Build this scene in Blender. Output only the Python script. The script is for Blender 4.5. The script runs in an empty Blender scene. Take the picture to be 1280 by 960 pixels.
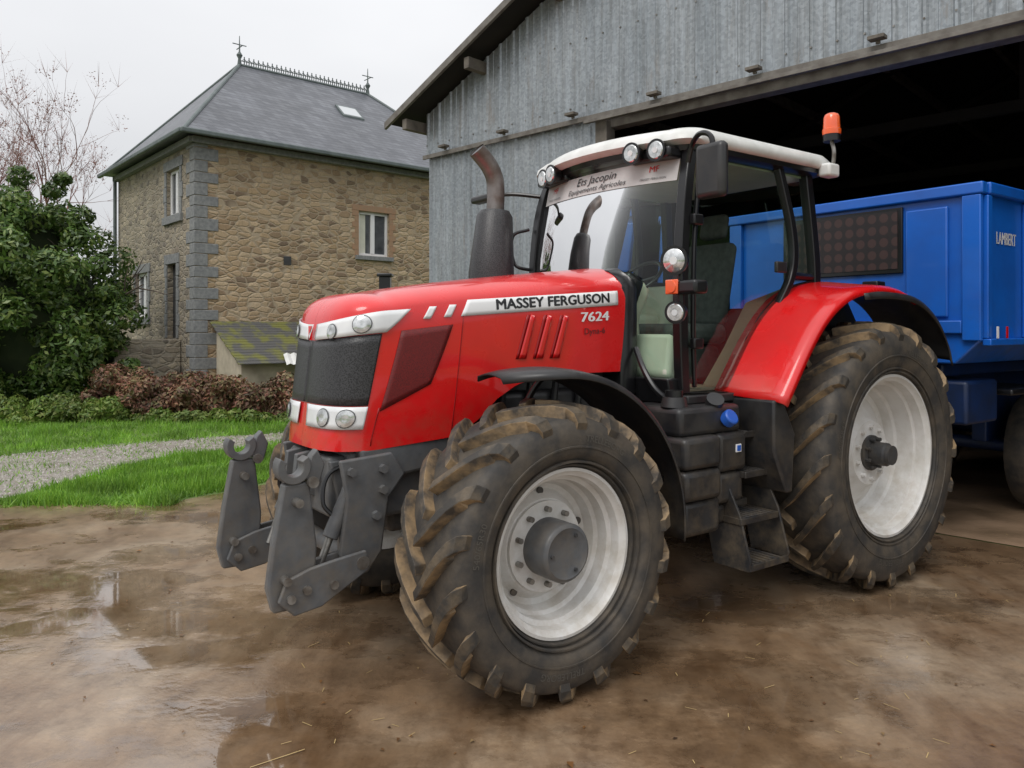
import bpy, bmesh, math, random
import numpy as np
from mathutils import Vector, Matrix, noise
random.seed(7); rng=np.random.default_rng(7)
S=bpy.context.scene
S.view_settings.view_transform='Standard'; S.view_settings.look='None'; S.view_settings.exposure=0
pi=math.pi
# ---------------------------------------------------------------- materials
def newmat(name):
    m=bpy.data.materials.new(name); m.use_nodes=True
    nt=m.node_tree; b=nt.nodes['Principled BSDF']; return m,nt,b
def N(nt,t,**k):
    n=nt.nodes.new(t)
    for a,v in k.items(): setattr(n,a,v)
    return n
def c4(c): return (c[0],c[1],c[2],1)
def noise_n(nt,scale,detail=4,rough=.55,coord='Object',vec=None,sc3=None):
    tc=N(nt,'ShaderNodeTexCoord'); n=N(nt,'ShaderNodeTexNoise')
    n.inputs['Scale'].default_value=scale; n.inputs['Detail'].default_value=min(detail,5); n.inputs['Roughness'].default_value=rough
    src=vec if vec else tc.outputs[coord]
    if sc3:
        mp=N(nt,'ShaderNodeMapping'); mp.inputs['Scale'].default_value=sc3
        nt.links.new(src,mp.inputs['Vector']); src=mp.outputs[0]
    nt.links.new(src,n.inputs['Vector']); return n
def ramp(nt,src,stops):
    r=N(nt,'ShaderNodeValToRGB'); e=r.color_ramp.elements
    while len(e)<len(stops): e.new(.5)
    for i,(p,c) in enumerate(stops):
        e[i].position=p; e[i].color=c4(c) if hasattr(c,'__len__') else (c,c,c,1)
    nt.links.new(src,r.inputs[0]); return r
def mix(nt,f,a,b,mode='MIX'):
    m=N(nt,'ShaderNodeMix'); m.data_type='RGBA'; m.blend_type=mode
    for sock,v in ((0,f),(6,a),(7,b)):
        if isinstance(v,bpy.types.NodeSocket): nt.links.new(v,m.inputs[sock])
        elif sock==0: m.inputs[0].default_value=v
        else: m.inputs[sock].default_value=c4(v)
    return m.outputs[2]
def bump(nt,b,src,strength,dist=.01):
    bp=N(nt,'ShaderNodeBump'); bp.inputs['Strength'].default_value=strength; bp.inputs['Distance'].default_value=dist
    nt.links.new(src,bp.inputs['Height']); nt.links.new(bp.outputs[0],b.inputs['Normal']); return bp
def mat(name,c1,c2=None,scale=5,rough=.5,rough2=None,metal=0,bmp=0,bscale=None,lo=.35,hi=.65,coat=0,dirt=None,dirtz=None,dist=.01,detail=4,dmax=.75):
    m,nt,b=newmat(name)
    b.inputs['Base Color'].default_value=c4(c1); b.inputs['Roughness'].default_value=rough; b.inputs['Metallic'].default_value=metal
    b.inputs['Coat Weight'].default_value=coat; b.inputs['Coat Roughness'].default_value=.06
    if c2:
        n=noise_n(nt,scale,detail); r=ramp(nt,n.outputs[0],[(lo,c1),(hi,c2)]); col=r.outputs[0]
        if rough2 is not None:
            rr=ramp(nt,n.outputs[0],[(lo,rough),(hi,rough2)]); nt.links.new(rr.outputs[0],b.inputs['Roughness'])
        if dirt:
            tc=N(nt,'ShaderNodeTexCoord'); sp=N(nt,'ShaderNodeSeparateXYZ'); nt.links.new(tc.outputs['Object'],sp.inputs[0])
            mr=N(nt,'ShaderNodeMapRange'); mr.inputs[1].default_value=dirtz[0]; mr.inputs[2].default_value=dirtz[1]; mr.inputs[3].default_value=dmax; mr.inputs[4].default_value=.04
            nt.links.new(sp.outputs[2],mr.inputs[0])
            n3=noise_n(nt,7,5,.7); r3=ramp(nt,n3.outputs[0],[(.4,0.),(.65,1.)])
            mm=N(nt,'ShaderNodeMath',operation='MULTIPLY'); nt.links.new(mr.outputs[0],mm.inputs[0]); nt.links.new(r3.outputs[0],mm.inputs[1])
            col=mix(nt,mm.outputs[0],col,dirt)
        nt.links.new(col,b.inputs['Base Color'])
    if bmp:
        n2=noise_n(nt,bscale or scale*4,4); bump(nt,b,n2.outputs[0],bmp,dist)
    return m
DIRT=(.20,.15,.09)
M={}
M['red']=mat('red_paint',(.74,.008,.010),(.64,.007,.008),3,.24,.34,coat=.7,dirt=(.30,.10,.06),dirtz=(1.1,1.6),dmax=.5,bmp=.05,bscale=130,dist=.002)
M['redin']=mat('red_vent',(.20,.012,.012),(.09,.008,.008),160,.55)
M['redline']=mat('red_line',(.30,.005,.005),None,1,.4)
M['white']=mat('white_paint',(.74,.74,.72),(.62,.62,.59),6,.4)
M['decal']=mat('decal_white',(.80,.80,.80),None,1,.4)
M['decalk']=mat('decal_black',(.015,.015,.017),None,1,.4)
M['rim']=mat('rim_paint',(.70,.69,.67),(.56,.55,.51),5,.36,.5,lo=.45,hi=.8,dirt=(.34,.27,.18),dirtz=(.2,1.7),dmax=.5)
M['gray']=mat('cast_gray',(.115,.120,.125),(.080,.083,.088),9,.40,.55,bmp=.12,dirt=DIRT,dirtz=(.4,1.5),dmax=.4)
M['grayd']=mat('dark_gray',(.050,.052,.056),(.032,.033,.035),9,.5,.65,bmp=.15,dirt=DIRT,dirtz=(.3,1.5),dmax=.5)
M['black']=mat('black_plastic',(.016,.016,.018),(.028,.028,.029),6,.34,.5,dirt=DIRT,dirtz=(.3,1.4),dmax=.5)
M['trim']=mat('black_trim',(.010,.010,.011),None,1,.28)
M['rubber']=mat('rubber',(.034,.032,.030),(.115,.092,.066),8,.70,.6,lo=.36,hi=.80,bmp=.45,bscale=36,dist=.006,detail=5)
M['lug']=mat('rubber_lug',(.040,.036,.031),(.15,.112,.070),9,.72,.5,lo=.42,hi=.74,bmp=.5,bscale=50,dist=.006,detail=5)
M['lugedge']=mat('lug_edge',(.060,.050,.040),(.30,.205,.11),9,.8,.55,lo=.38,hi=.62,bmp=.5,bscale=50,dist=.006,detail=5)
M['steel']=mat('bare_steel',(.35,.34,.32),(.16,.14,.12),12,.35,.6,metal=.8)
M['exh']=mat('exhaust_pipe',(.22,.20,.19),(.13,.10,.085),9,.35,.5,metal=.7)
M['seat']=mat('seat_cloth',(.13,.13,.135),(.09,.09,.095),20,.9)
M['cream']=mat('cream_trim',(.70,.69,.58),(.60,.60,.50),3,.7)
M['beige']=mat('beige_panel',(.34,.29,.21),(.24,.20,.15),3,.8)
M['orange']=mat('orange_lens',(.90,.13,.02),(.80,.10,.02),8,.15,coat=1)
M['redlens']=mat('red_lens',(.6,.01,.01),None,1,.2)
M['bluecap']=mat('blue_cap',(.02,.10,.45),None,1,.35)
M['blue']=mat('blue_paint',(.008,.125,.56),(.007,.095,.44),2,.3,.42,coat=.3,dirt=(.05,.07,.12),dirtz=(1.0,2.2))
M['blued']=mat('dark_blue',(.004,.022,.09),(.006,.016,.05),5,.5)
M['refl']=mat('lamp_reflector',(.85,.86,.85),(.45,.46,.45),22,.14,metal=.85)
M['lampw']=mat('lamp_white',(.78,.79,.79),(.66,.68,.69),6,.18,coat=.5)
m,nt,b=newmat('grille_mesh'); vo=N(nt,'ShaderNodeTexVoronoi'); vo.inputs['Scale'].default_value=120
tc=N(nt,'ShaderNodeTexCoord'); nt.links.new(tc.outputs['Object'],vo.inputs['Vector'])
r=ramp(nt,vo.outputs[0],[(.25,(.009,.009,.010)),(.6,(.040,.040,.042))]); nt.links.new(r.outputs[0],b.inputs['Base Color'])
b.inputs['Roughness'].default_value=.4; bump(nt,b,vo.outputs[0],.3,.003); M['grille']=m
m,nt,b=newmat('perforated'); vo=N(nt,'ShaderNodeTexVoronoi'); vo.inputs['Scale'].default_value=9; vo.inputs['Randomness'].default_value=0
tc=N(nt,'ShaderNodeTexCoord'); mp=N(nt,'ShaderNodeMapping'); mp.inputs['Scale'].default_value=(0,1,1); nt.links.new(tc.outputs['Object'],mp.inputs[0]); nt.links.new(mp.outputs[0],vo.inputs['Vector'])
r=ramp(nt,vo.outputs[0],[(.34,(.050,.026,.024)),(.40,(.016,.012,.013))]); nt.links.new(r.outputs[0],b.inputs['Base Color']); b.inputs['Roughness'].default_value=.5; M['perf']=m
def glassmat(name,tint,rough=.02,amt=1.):
    m=bpy.data.materials.new(name); m.use_nodes=True; nt=m.node_tree; nt.nodes.clear()
    o=N(nt,'ShaderNodeOutputMaterial'); t=N(nt,'ShaderNodeBsdfTransparent'); g=N(nt,'ShaderNodeBsdfGlossy'); mx=N(nt,'ShaderNodeMixShader'); lw=N(nt,'ShaderNodeFresnel')
    lw.inputs[0].default_value=1.45; t.inputs[0].default_value=c4(tint); g.inputs['Roughness'].default_value=rough
    mu=N(nt,'ShaderNodeMath',operation='MULTIPLY'); mu.inputs[1].default_value=amt; mu.use_clamp=True
    nt.links.new(lw.outputs[0],mu.inputs[0]); nt.links.new(mu.outputs[0],mx.inputs[0]); nt.links.new(t.outputs[0],mx.inputs[1]); nt.links.new(g.outputs[0],mx.inputs[2]); nt.links.new(mx.outputs[0],o.inputs[0]); return m
M['glass']=glassmat('cab_glass',(.82,.93,.86),.02,1.15)
M['pane']=mat('window_pane',(.05,.055,.06),(.16,.17,.18),1.5,.05,coat=1)
# ---------------------------------------------------------------- geometry helpers
def empty(name,loc=(0,0,0),rz=0):
    e=bpy.data.objects.new(name,None); S.collection.objects.link(e); e.location=loc; e.rotation_euler=(0,0,rz); return e
def mk(name,vs,fs,mt,parent=None,smooth=False,bev=0,mats=None,mi=None,auto=None):
    me=bpy.data.meshes.new(name); me.from_pydata([tuple(v) for v in vs],[],fs); me.validate()
    o=bpy.data.objects.new(name,me); S.collection.objects.link(o)
    for a in (mats or [mt]): me.materials.append(M[a] if isinstance(a,str) else a)
    if mi is not None: me.polygons.foreach_set('material_index',mi)
    bm=bmesh.new(); bm.from_mesh(me); bmesh.ops.recalc_face_normals(bm,faces=bm.faces); bm.to_mesh(me); bm.free()
    if smooth: me.polygons.foreach_set('use_smooth',[True]*len(me.polygons)); 
    if auto: me.set_sharp_from_angle(angle=math.radians(auto))
    if bev:
        md=o.modifiers.new('b','BEVEL'); md.width=bev; md.segments=3; md.limit_method='ANGLE'; md.angle_limit=math.radians(35); md.harden_normals=False
        if not smooth: me.polygons.foreach_set('use_smooth',[True]*len(me.polygons)); me.set_sharp_from_angle(angle=math.radians(30))
    if parent: o.parent=parent
    return o
def box(name,x0,x1,y0,y1,z0,z1,mt,parent=None,bev=.008):
    vs=[(x,y,z) for x in(x0,x1) for y in(y0,y1) for z in(z0,z1)]
    fs=[(0,1,3,2),(4,6,7,5),(0,4,5,1),(2,3,7,6),(0,2,6,4),(1,5,7,3)]
    return mk(name,vs,fs,mt,parent,bev=bev)
def prism(name,poly,y0,y1,mt,parent=None,bev=.006,axis='y'):
    n=len(poly)
    if axis=='y': vs=[(a,y0,c) for a,c in poly]+[(a,y1,c) for a,c in poly]
    elif axis=='x': vs=[(y0,a,c) for a,c in poly]+[(y1,a,c) for a,c in poly]
    else: vs=[(a,c,y0) for a,c in poly]+[(a,c,y1) for a,c in poly]
    fs=[tuple(range(n)),tuple(range(2*n-1,n-1,-1))]+[(i,(i+1)%n,(i+1)%n+n,i+n) for i in range(n)]
    return mk(name,vs,fs,mt,parent,bev=bev)
def sweep(name,pts,rad,mt,parent=None,seg=12,cap=True):
    pts=[Vector(p) for p in pts]; n=len(pts)
    rad=rad if hasattr(rad,'__len__') else [rad]*n
    vs=[];fs=[]; up=None
    for i,p in enumerate(pts):
        t=(pts[min(i+1,n-1)]-pts[max(i-1,0)]).normalized()
        if up is None: up=Vector((0,0,1)) if abs(t.z)<.9 else Vector((1,0,0))
        u=(up-t*up.dot(t)).normalized(); up=u; w=t.cross(u)
        for k in range(seg):
            a=2*pi*k/seg; vs.append(p+(u*math.cos(a)+w*math.sin(a))*rad[i])
    for i in range(n-1):
        for k in range(seg):
            k2=(k+1)%seg; fs.append((i*seg+k,i*seg+k2,(i+1)*seg+k2,(i+1)*seg+k))
    if cap: fs.append(tuple(range(seg))); fs.append(tuple(range(n*seg-seg,n*seg)))
    return mk(name,vs,fs,mt,parent,smooth=True,auto=40)
def cyl(name,p0,p1,r,mt,parent=None,r1=None,seg=24,bev=0):
    o=sweep(name,[p0,p1],[r,r if r1 is None else r1],mt,parent,seg)
    if bev:
        md=o.modifiers.new('b','BEVEL'); md.width=bev; md.segments=2; md.limit_method='ANGLE'; md.angle_limit=math.radians(40)
    return o
def smoothpts(pts,k=6):
    P=[Vector(p) for p in pts]; out=[]
    P=[P[0]*2-P[1]]+P+[P[-1]*2-P[-2]]
    for i in range(1,len(P)-2):
        for j in range(k):
            t=j/k; a,b,c,d=P[i-1:i+3]
            out.append(.5*((2*b)+(c-a)*t+(2*a-5*b+4*c-d)*t*t+(3*b-a-3*c+d)*t**3))
    out.append(P[-2]); return out
def revolve(name,prof,cx,cz,mt,parent=None,seg=72,auto=35):
    vs=[];fs=[];n=len(prof)
    for k in range(seg):
        a=2*pi*k/seg
        for r,y in prof: vs.append((cx+r*math.cos(a),y,cz+r*math.sin(a)))
    for k in range(seg):
        k2=(k+1)%seg
        for j in range(n-1):
            fs.append((k*n+j,k*n+j+1,k2*n+j+1,k2*n+j))
    return mk(name,vs,fs,mt,parent,smooth=True,auto=auto)
def textmesh(body,size,mt,bold=.0,shear=0,sx=1):
    cu=bpy.data.curves.new('t','FONT'); cu.body=body; cu.size=size; cu.offset=bold; cu.shear=shear; cu.align_x='CENTER'; cu.align_y='CENTER'; cu.resolution_u=3
    o=bpy.data.objects.new('t',cu); S.collection.objects.link(o)
    dg=bpy.context.evaluated_depsgraph_get(); dg.update()
    me=bpy.data.meshes.new_from_object(o.evaluated_get(dg)); bpy.data.objects.remove(o)
    vs=[(v.co.x*sx,v.co.y) for v in me.vertices]; fs=[tuple(p.vertices) for p in me.polygons]; return vs,fs
# ---------------------------------------------------------------- camera / world
H=1.88
cam=bpy.data.cameras.new('camera'); co=bpy.data.objects.new('camera',cam); S.collection.objects.link(co)
co.location=(0,0,H); co.rotation_euler=(pi/2,0,0); cam.sensor_width=36; cam.lens=27.03; cam.shift_y=-69/1280; cam.clip_end=2000; cam.clip_start=.05
S.camera=co
W=bpy.data.worlds.new('World'); S.world=W; W.use_nodes=True; nt=W.node_tree; bg=nt.nodes['Background']
sky=N(nt,'ShaderNodeTexSky'); sky.sky_type='NISHITA'; sky.sun_disc=False; sky.sun_elevation=math.radians(51); sky.sun_rotation=math.radians(211)
n=noise_n(nt,1.6,4,.5,coord='Generated',sc3=(1,1,2.5)); r=ramp(nt,n.outputs[0],[(.3,(6.9,6.98,7.2)),(.7,(8.0,8.05,8.2))])
tc=N(nt,'ShaderNodeTexCoord'); sp=N(nt,'ShaderNodeSeparateXYZ'); nt.links.new(tc.outputs['Generated'],sp.inputs[0])
mr=N(nt,'ShaderNodeMapRange'); mr.inputs[1].default_value=0; mr.inputs[2].default_value=1; mr.inputs[3].default_value=.83; mr.inputs[4].default_value=2.05; nt.links.new(sp.outputs[2],mr.inputs[0])
vm=N(nt,'ShaderNodeVectorMath',operation='SCALE'); nt.links.new(r.outputs[0],vm.inputs[0]); nt.links.new(mr.outputs[0],vm.inputs['Scale'])
col=mix(nt,.94,sky.outputs[0],vm.outputs[0]); nt.links.new(col,bg.inputs[0]); bg.inputs[1].default_value=.098
sl=bpy.data.lights.new('sun','SUN'); so=bpy.data.objects.new('sun',sl); S.collection.objects.link(so)
sl.energy=1.5; sl.angle=math.radians(30); sl.color=(1,.97,.93)
sd=Vector((-.45,-.75,1.1)).normalized(); so.rotation_euler=sd.to_track_quat('Z','Y').to_euler(); so.location=(-5,-5,12)
# ---------------------------------------------------------------- ground
def sheet(name,poly,z,mt,jag=0):
    vs=[(x,y,z) for x,y in poly]; o=mk(name,vs,[tuple(range(len(vs)))],mt); return o
def jagged(pts,step=.25,amp=.08,sd=0):
    out=[]
    for i in range(len(pts)-1):
        a=Vector(pts[i]);b=Vector(pts[i+1]);n=max(1,int((b-a).length/step))
        for k in range(n):
            p=a.lerp(b,k/n); q=noise.noise_vector(Vector((p.x*2.1+sd,p.y*2.1,3)))
            q2=noise.noise_vector(Vector((p.x*.6+sd,p.y*.6,9)))
            out.append((p.x+q.x*amp+q2.x*amp*2,p.y+q.y*amp+q2.y*amp*2))
    out.append(tuple(pts[-1])); return out
M['ground']=mat('soil_grass',(.09,.14,.03),(.13,.19,.05),1.2,.95,bmp=.6,bscale=20,dist=.03)
G=500
sheet('ground',[(-G,-G),(G,-G),(G,G),(-G,G)],0,'ground')
# wet concrete: worn tan slab, mud washed over it, standing water in the low spots
m,nt,b=newmat('wet_concrete')
n1=noise_n(nt,.55,5,.65); n2=noise_n(nt,4.5,5,.75); n3=noise_n(nt,38,3,.6); n5=noise_n(nt,.75,5,.62,sc3=(.8,1.25,1)); n6=noise_n(nt,1.1,5,.7,sc3=(1.9,.55,1))
ca=ramp(nt,n1.outputs[0],[(.30,(.15,.092,.050)),(.46,(.25,.165,.098)),(.66,(.37,.285,.20))])
cb=ramp(nt,n2.outputs[0],[(.28,(.50,.46,.42)),(.48,(.90,.89,.88)),(.72,(1.22,1.20,1.16))])
cs=ramp(nt,n6.outputs[0],[(.34,(.62,.54,.46)),(.52,(1,1,1)),(.72,(1.12,1.12,1.12))])
col=mix(nt,.9,ca.outputs[0],cb.outputs[0],'MULTIPLY'); col=mix(nt,.9,col,cs.outputs[0],'MULTIPLY')
vc=N(nt,'ShaderNodeTexVoronoi',feature='DISTANCE_TO_EDGE'); vc.inputs['Scale'].default_value=.26
tc=N(nt,'ShaderNodeTexCoord'); nd=noise_n(nt,2.5,4); va=N(nt,'ShaderNodeMixRGB'); va.inputs[0].default_value=.10
nt.links.new(tc.outputs['Object'],va.inputs[1]); nt.links.new(nd.outputs['Color'],va.inputs[2]); nt.links.new(va.outputs[0],vc.inputs['Vector'])
cr=ramp(nt,vc.outputs[0],[(.0,(.6,.55,.5)),(.004,(1,1,1))])
col=mix(nt,.35,col,cr.outputs[0],'MULTIPLY')
mx5=N(nt,'ShaderNodeMath',operation='MULTIPLY_ADD'); nt.links.new(n2.outputs[0],mx5.inputs[0]); mx5.inputs[1].default_value=.10; nt.links.new(n5.outputs[0],mx5.inputs[2])
wet=ramp(nt,mx5.outputs[0],[(.50,1.),(.575,0.)])      # 1 = standing water
dk=ramp(nt,wet.outputs[0],[(0,(1,1,1)),(1,(.72,.69,.66))]); col=mix(nt,1,col,dk.outputs[0],'MULTIPLY')
nt.links.new(col,b.inputs['Base Color'])
rr=ramp(nt,wet.outputs[0],[(0,.36),(.5,.16),(1,.04)]); nt.links.new(rr.outputs[0],b.inputs['Roughness'])
cw=ramp(nt,wet.outputs[0],[(0,.65),(1,1.)]); nt.links.new(cw.outputs[0],b.inputs['Coat Weight']); b.inputs['Coat IOR'].default_value=1.42
cr2=ramp(nt,wet.outputs[0],[(0,.15),(.5,.06),(1,.012)]); nt.links.new(cr2.outputs[0],b.inputs['Coat Roughness'])
inv=N(nt,'ShaderNodeMath',operation='SUBTRACT'); inv.inputs[0].default_value=1.06; nt.links.new(wet.outputs[0],inv.inputs[1])
sm=N(nt,'ShaderNodeMath',operation='ADD'); nt.links.new(n3.outputs[0],sm.inputs[0]); nt.links.new(n2.outputs[0],sm.inputs[1])
nb=N(nt,'ShaderNodeMath',operation='MULTIPLY'); nt.links.new(sm.outputs[0],nb.inputs[0]); nt.links.new(inv.outputs[0],nb.inputs[1])
bp=bump(nt,b,nb.outputs[0],.40,.005); b.inputs['IOR'].default_value=1.5
bp2=N(nt,'ShaderNodeBump'); bp2.inputs['Strength'].default_value=.16; bp2.inputs['Distance'].default_value=.005; nt.links.new(nb.outputs[0],bp2.inputs['Height']); nt.links.new(bp2.outputs[0],b.inputs['Coat Normal'])
M['concrete']=m
edge=jagged([(-40,8.3),(-5.2,8.2),(-3.6,8.35),(-3.0,9.2),(-1.8,11.6)],.25,.07)
sheet('concrete_yard',[(-40,-14),(9.6,-14),(9.6,1.5)]+[(4.37,6.57),(-1.29,12.02)]+edge[::-1],.004,'concrete')
M['barnfloor']=mat('barn_dirt',(.30,.20,.125),(.17,.115,.07),1.6,.7,.4,bmp=.5,bscale=14,dist=.02)
L0=Vector((-1.29,12.02)); e=Vector((.72,-.694)).normalized(); nin=Vector((.694,.72)).normalized()
def fw(s,d=0): p=L0+e*s+nin*d; return (p.x,p.y)
sheet('barn_floor',[fw(0,.02),fw(15,.02),fw(15,18),fw(0,18)],.009,'barnfloor')
M['gravel']=mat('gravel',(.24,.205,.17),(.38,.34,.295),2.5,.6,.3,bmp=1,bscale=55,dist=.03)
gp=jagged([(-40,8.6),(-5.6,8.35),(-5.5,9.0),(-5.1,11.2),(-4.4,12.1),(-2.5,13.6)],.2,.12,4)+jagged([(-2.0,15.0),(-4.9,13.6),(-7.6,11.4),(-11,10.6),(-40,10.2)],.2,.14,8)
sheet('gravel_path',gp,.006,'gravel')
def inpoly(x,y,poly):
    c=False;n=len(poly);j=n-1
    for i in range(n):
        xi,yi=poly[i];xj,yj=poly[j]
        if (yi>y)!=(yj>y) and x<(xj-xi)*(y-yi)/(yj-yi)+xi: c=not c
        j=i
    return c
vs=[];fs=[]
for k in range(9000):
    y=random.uniform(8.3,14.5); x=random.uniform(-.7*y,-2.5)
    if not inpoly(x,y,gp): continue
    r_=random.uniform(.008,.024); b0=len(vs); a0=random.random()*6
    for q in range(4): vs.append((x+r_*math.cos(a0+q*pi/2),y+r_*math.sin(a0+q*pi/2),.006))
    vs.append((x,y,.006+r_*.8)); fs+=[(b0,b0+1,b0+4),(b0+1,b0+2,b0+4),(b0+2,b0+3,b0+4),(b0+3,b0,b0+4)]
M['peb']=mat('pebble',(.20,.18,.16),(.44,.41,.37),9,.6)
mk('gravel',vs,fs,'peb')
def leafmat(name,cols,rough=.55,trans=.25):
    m,nt,b=newmat(name); g=N(nt,'ShaderNodeNewGeometry')
    k=len(cols); r=ramp(nt,g.outputs['Random Per Island'],[(i/(k-1)*.999,c) for i,c in enumerate(cols)])
    nn=noise_n(nt,1.3,2); r2=ramp(nt,nn.outputs[0],[(.3,(.6,.6,.6)),(.7,(1.3,1.3,1.2))])
    c=mix(nt,1,r.outputs[0],r2.outputs[0],'MULTIPLY'); nt.links.new(c,b.inputs['Base Color']); b.inputs['Roughness'].default_value=rough
    if trans:
        o=nt.nodes['Material Output']; t=N(nt,'ShaderNodeBsdfTranslucent'); nt.links.new(c,t.inputs[0]); mx=N(nt,'ShaderNodeMixShader'); mx.inputs[0].default_value=trans
        nt.links.new(b.outputs[0],mx.inputs[1]); nt.links.new(t.outputs[0],mx.inputs[2]); nt.links.new(mx.outputs[0],o.inputs[0])
    return m
M['grass']=leafmat('grass_blade',[(.10,.22,.025),(.17,.36,.04),(.27,.46,.06),(.16,.33,.04)],.5,.35)
def npmesh(name,V,nper,mt,parent=None):
    nf=len(V)//nper; me=bpy.data.meshes.new(name); me.vertices.add(len(V)); me.vertices.foreach_set('co',np.asarray(V,dtype=np.float32).ravel())
    me.loops.add(len(V)); me.loops.foreach_set('vertex_index',np.arange(len(V),dtype=np.int32))
    me.polygons.add(nf); me.polygons.foreach_set('loop_start',np.arange(0,len(V),nper,dtype=np.int32)); me.polygons.foreach_set('loop_total',np.full(nf,nper,dtype=np.int32))
    me.update(); me.validate(); me.materials.append(M[mt]); o=bpy.data.objects.new(name,me); S.collection.objects.link(o)
    if parent: o.parent=parent
    return o
gpoly=[(-5.45,8.28),(-3.75,8.35),(-3.2,9.0),(-2.0,11.7),(-1.7,14),(-4.3,11.95),(-5.0,11.1),(-5.4,9.2)]
fpoly=[(-2.0,14.9),(-4.9,13.4),(-7.6,11.2),(-11,10.5),(-16,10.4),(-16,19.5),(-2,19.5)]
def scatter(poly,n,x0,x1,y0,y1):
    out=[]
    while len(out)<n:
        x=random.uniform(x0,x1);y=random.uniform(y0,y1)
        if inpoly(x,y,poly): out.append((x,y))
    return np.array(out)
P=np.vstack([scatter(gpoly,26000,-5.6,-1.6,8.2,14.1),scatter(fpoly,62000,-14,-2,10.4,19.5),
   np.array([(random.uniform(-5.6,-3.6),8.30+random.gauss(0,.09)) for _ in range(2800)]),
   scatter(gp,4500,-12,-3,8.5,14.5)])
n=len(P); nzv=np.array([noise.noise(Vector((p[0]*1.5,p[1]*1.5,0)))+.5 for p in P]); h=rng.uniform(.03,.13,n)*(0.5+1.0*nzv); h[-4500:]*=.5
w=rng.uniform(.004,.009,n)*1.3; a=rng.uniform(0,pi,n); lx=rng.normal(0,.04,n); ly=rng.normal(0,.04,n)
V=np.zeros((n,3,3)); V[:,0,:2]=P; V[:,0,0]+=w*np.cos(a);V[:,0,1]+=w*np.sin(a);V[:,1,:2]=P;V[:,1,0]-=w*np.cos(a);V[:,1,1]-=w*np.sin(a)
V[:,2,0]=P[:,0]+lx;V[:,2,1]=P[:,1]+ly;V[:,2,2]=h
npmesh('grass',V.reshape(-1,3),3,'grass')
M['dead']=leafmat('dead_leaf',[(.05,.03,.02),(.22,.10,.03),(.12,.06,.03),(.35,.25,.12)],.5,0)
V=[]
for k in range(210):
    y=random.uniform(2.6,8); x=random.uniform(-.68*y,.68*y)
    s_=random.uniform(.006,.018)*(1.8 if random.random()<.14 else 1); a=random.random()*6; tz=random.uniform(0,.012)
    for q,(rx) in enumerate((1,.55,1,.55)):
        V.append((x+s_*rx*math.cos(a+q*pi/2),y+s_*rx*math.sin(a+q*pi/2),.008+(tz if q%2 else 0)))
npmesh('fallen_leaves',np.array(V),4,'dead')
M['straw']=mat('straw_stalk',(.5,.36,.16))
V=[]
for k in range(90):
    if k==0: x,y,l_,a=-1.02,3.35,.24,.6
    else:
        y=random.uniform(2.7,7.5); x=random.uniform(-.3*y,.65*y); l_=random.uniform(.02,.08); a=random.random()*pi
    dx,dy=math.cos(a)*l_/2,math.sin(a)*l_/2; q_=.0026 if k==0 else .0018; wx,wy=-math.sin(a)*q_,math.cos(a)*q_
    V+=[(x-dx-wx,y-dy-wy,.008),(x+dx-wx,y+dy-wy,.012),(x+dx+wx,y+dy+wy,.012),(x-dx+wx,y-dy+wy,.008)]
npmesh('straw',np.array(V),4,'straw')
# ---------------------------------------------------------------- foliage
def foliage(name,clumps,nl,size,mt,parent):
    per=nl//len(clumps); Vs=[]
    for c,rad in clumps:
        d=rng.normal(size=(per,3)); d/=np.linalg.norm(d,axis=1)[:,None]
        rr=rad*rng.uniform(.45,1.08,per)**.6
        p=np.array(c)+d*rr[:,None]*np.array([1,1,.85])
        nrm=d+rng.normal(0,.55,(per,3)); nrm[:,2]+=.3; nrm/=np.linalg.norm(nrm,axis=1)[:,None]
        t=np.cross(nrm,rng.normal(size=(per,3))); t/=np.linalg.norm(t,axis=1)[:,None]; b_=np.cross(nrm,t)
        s=(size*rng.uniform(.5,1.2,per))[:,None]
        q=np.stack([p-t*s,p-b_*s*.42,p+t*s,p+b_*s*.42],1); q=q[q[:,:,2].min(axis=1)>.01]; Vs.append(q.reshape(-1,3))
    return npmesh(name,np.vstack(Vs),4,mt,parent)
def envelope(cen,rad,n,cr,zmin=.2,fill=.35):
    out=[]
    for k in range(n):
        d=Vector((random.gauss(0,1),random.gauss(0,1),random.gauss(0,1))).normalized()
        r_=1 if random.random()>fill else random.uniform(.4,.9)
        r_*=random.uniform(.82,1.1)
        p=(cen[0]+d.x*rad[0]*r_,cen[1]+d.y*rad[1]*r_,max(zmin,cen[2]+d.z*rad[2]*r_))
        out.append((p,random.uniform(*cr)))
    return out
M['bark']=mat('bark',(.13,.10,.08),(.07,.055,.045),8,.9,bmp=.6)
M['leafg']=leafmat('leaf_green',[(.035,.075,.015),(.07,.135,.025),(.11,.19,.04),(.20,.25,.07)],.38,.25)
M['leafr']=leafmat('leaf_hydrangea',[(.07,.06,.03),(.19,.08,.055),(.28,.12,.08),(.13,.13,.045),(.34,.22,.14)],.6,.15)
M['leafl']=leafmat('leaf_light',[(.08,.15,.02),(.15,.23,.04),(.23,.26,.07)],.5,.25)
M['twigr']=leafmat('leaf_red',[(.20,.07,.06),(.30,.13,.11),(.24,.16,.13)],.6,.2)
M['inner']=mat('foliage_core',(.015,.025,.008),(.025,.035,.012),3,1)
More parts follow.
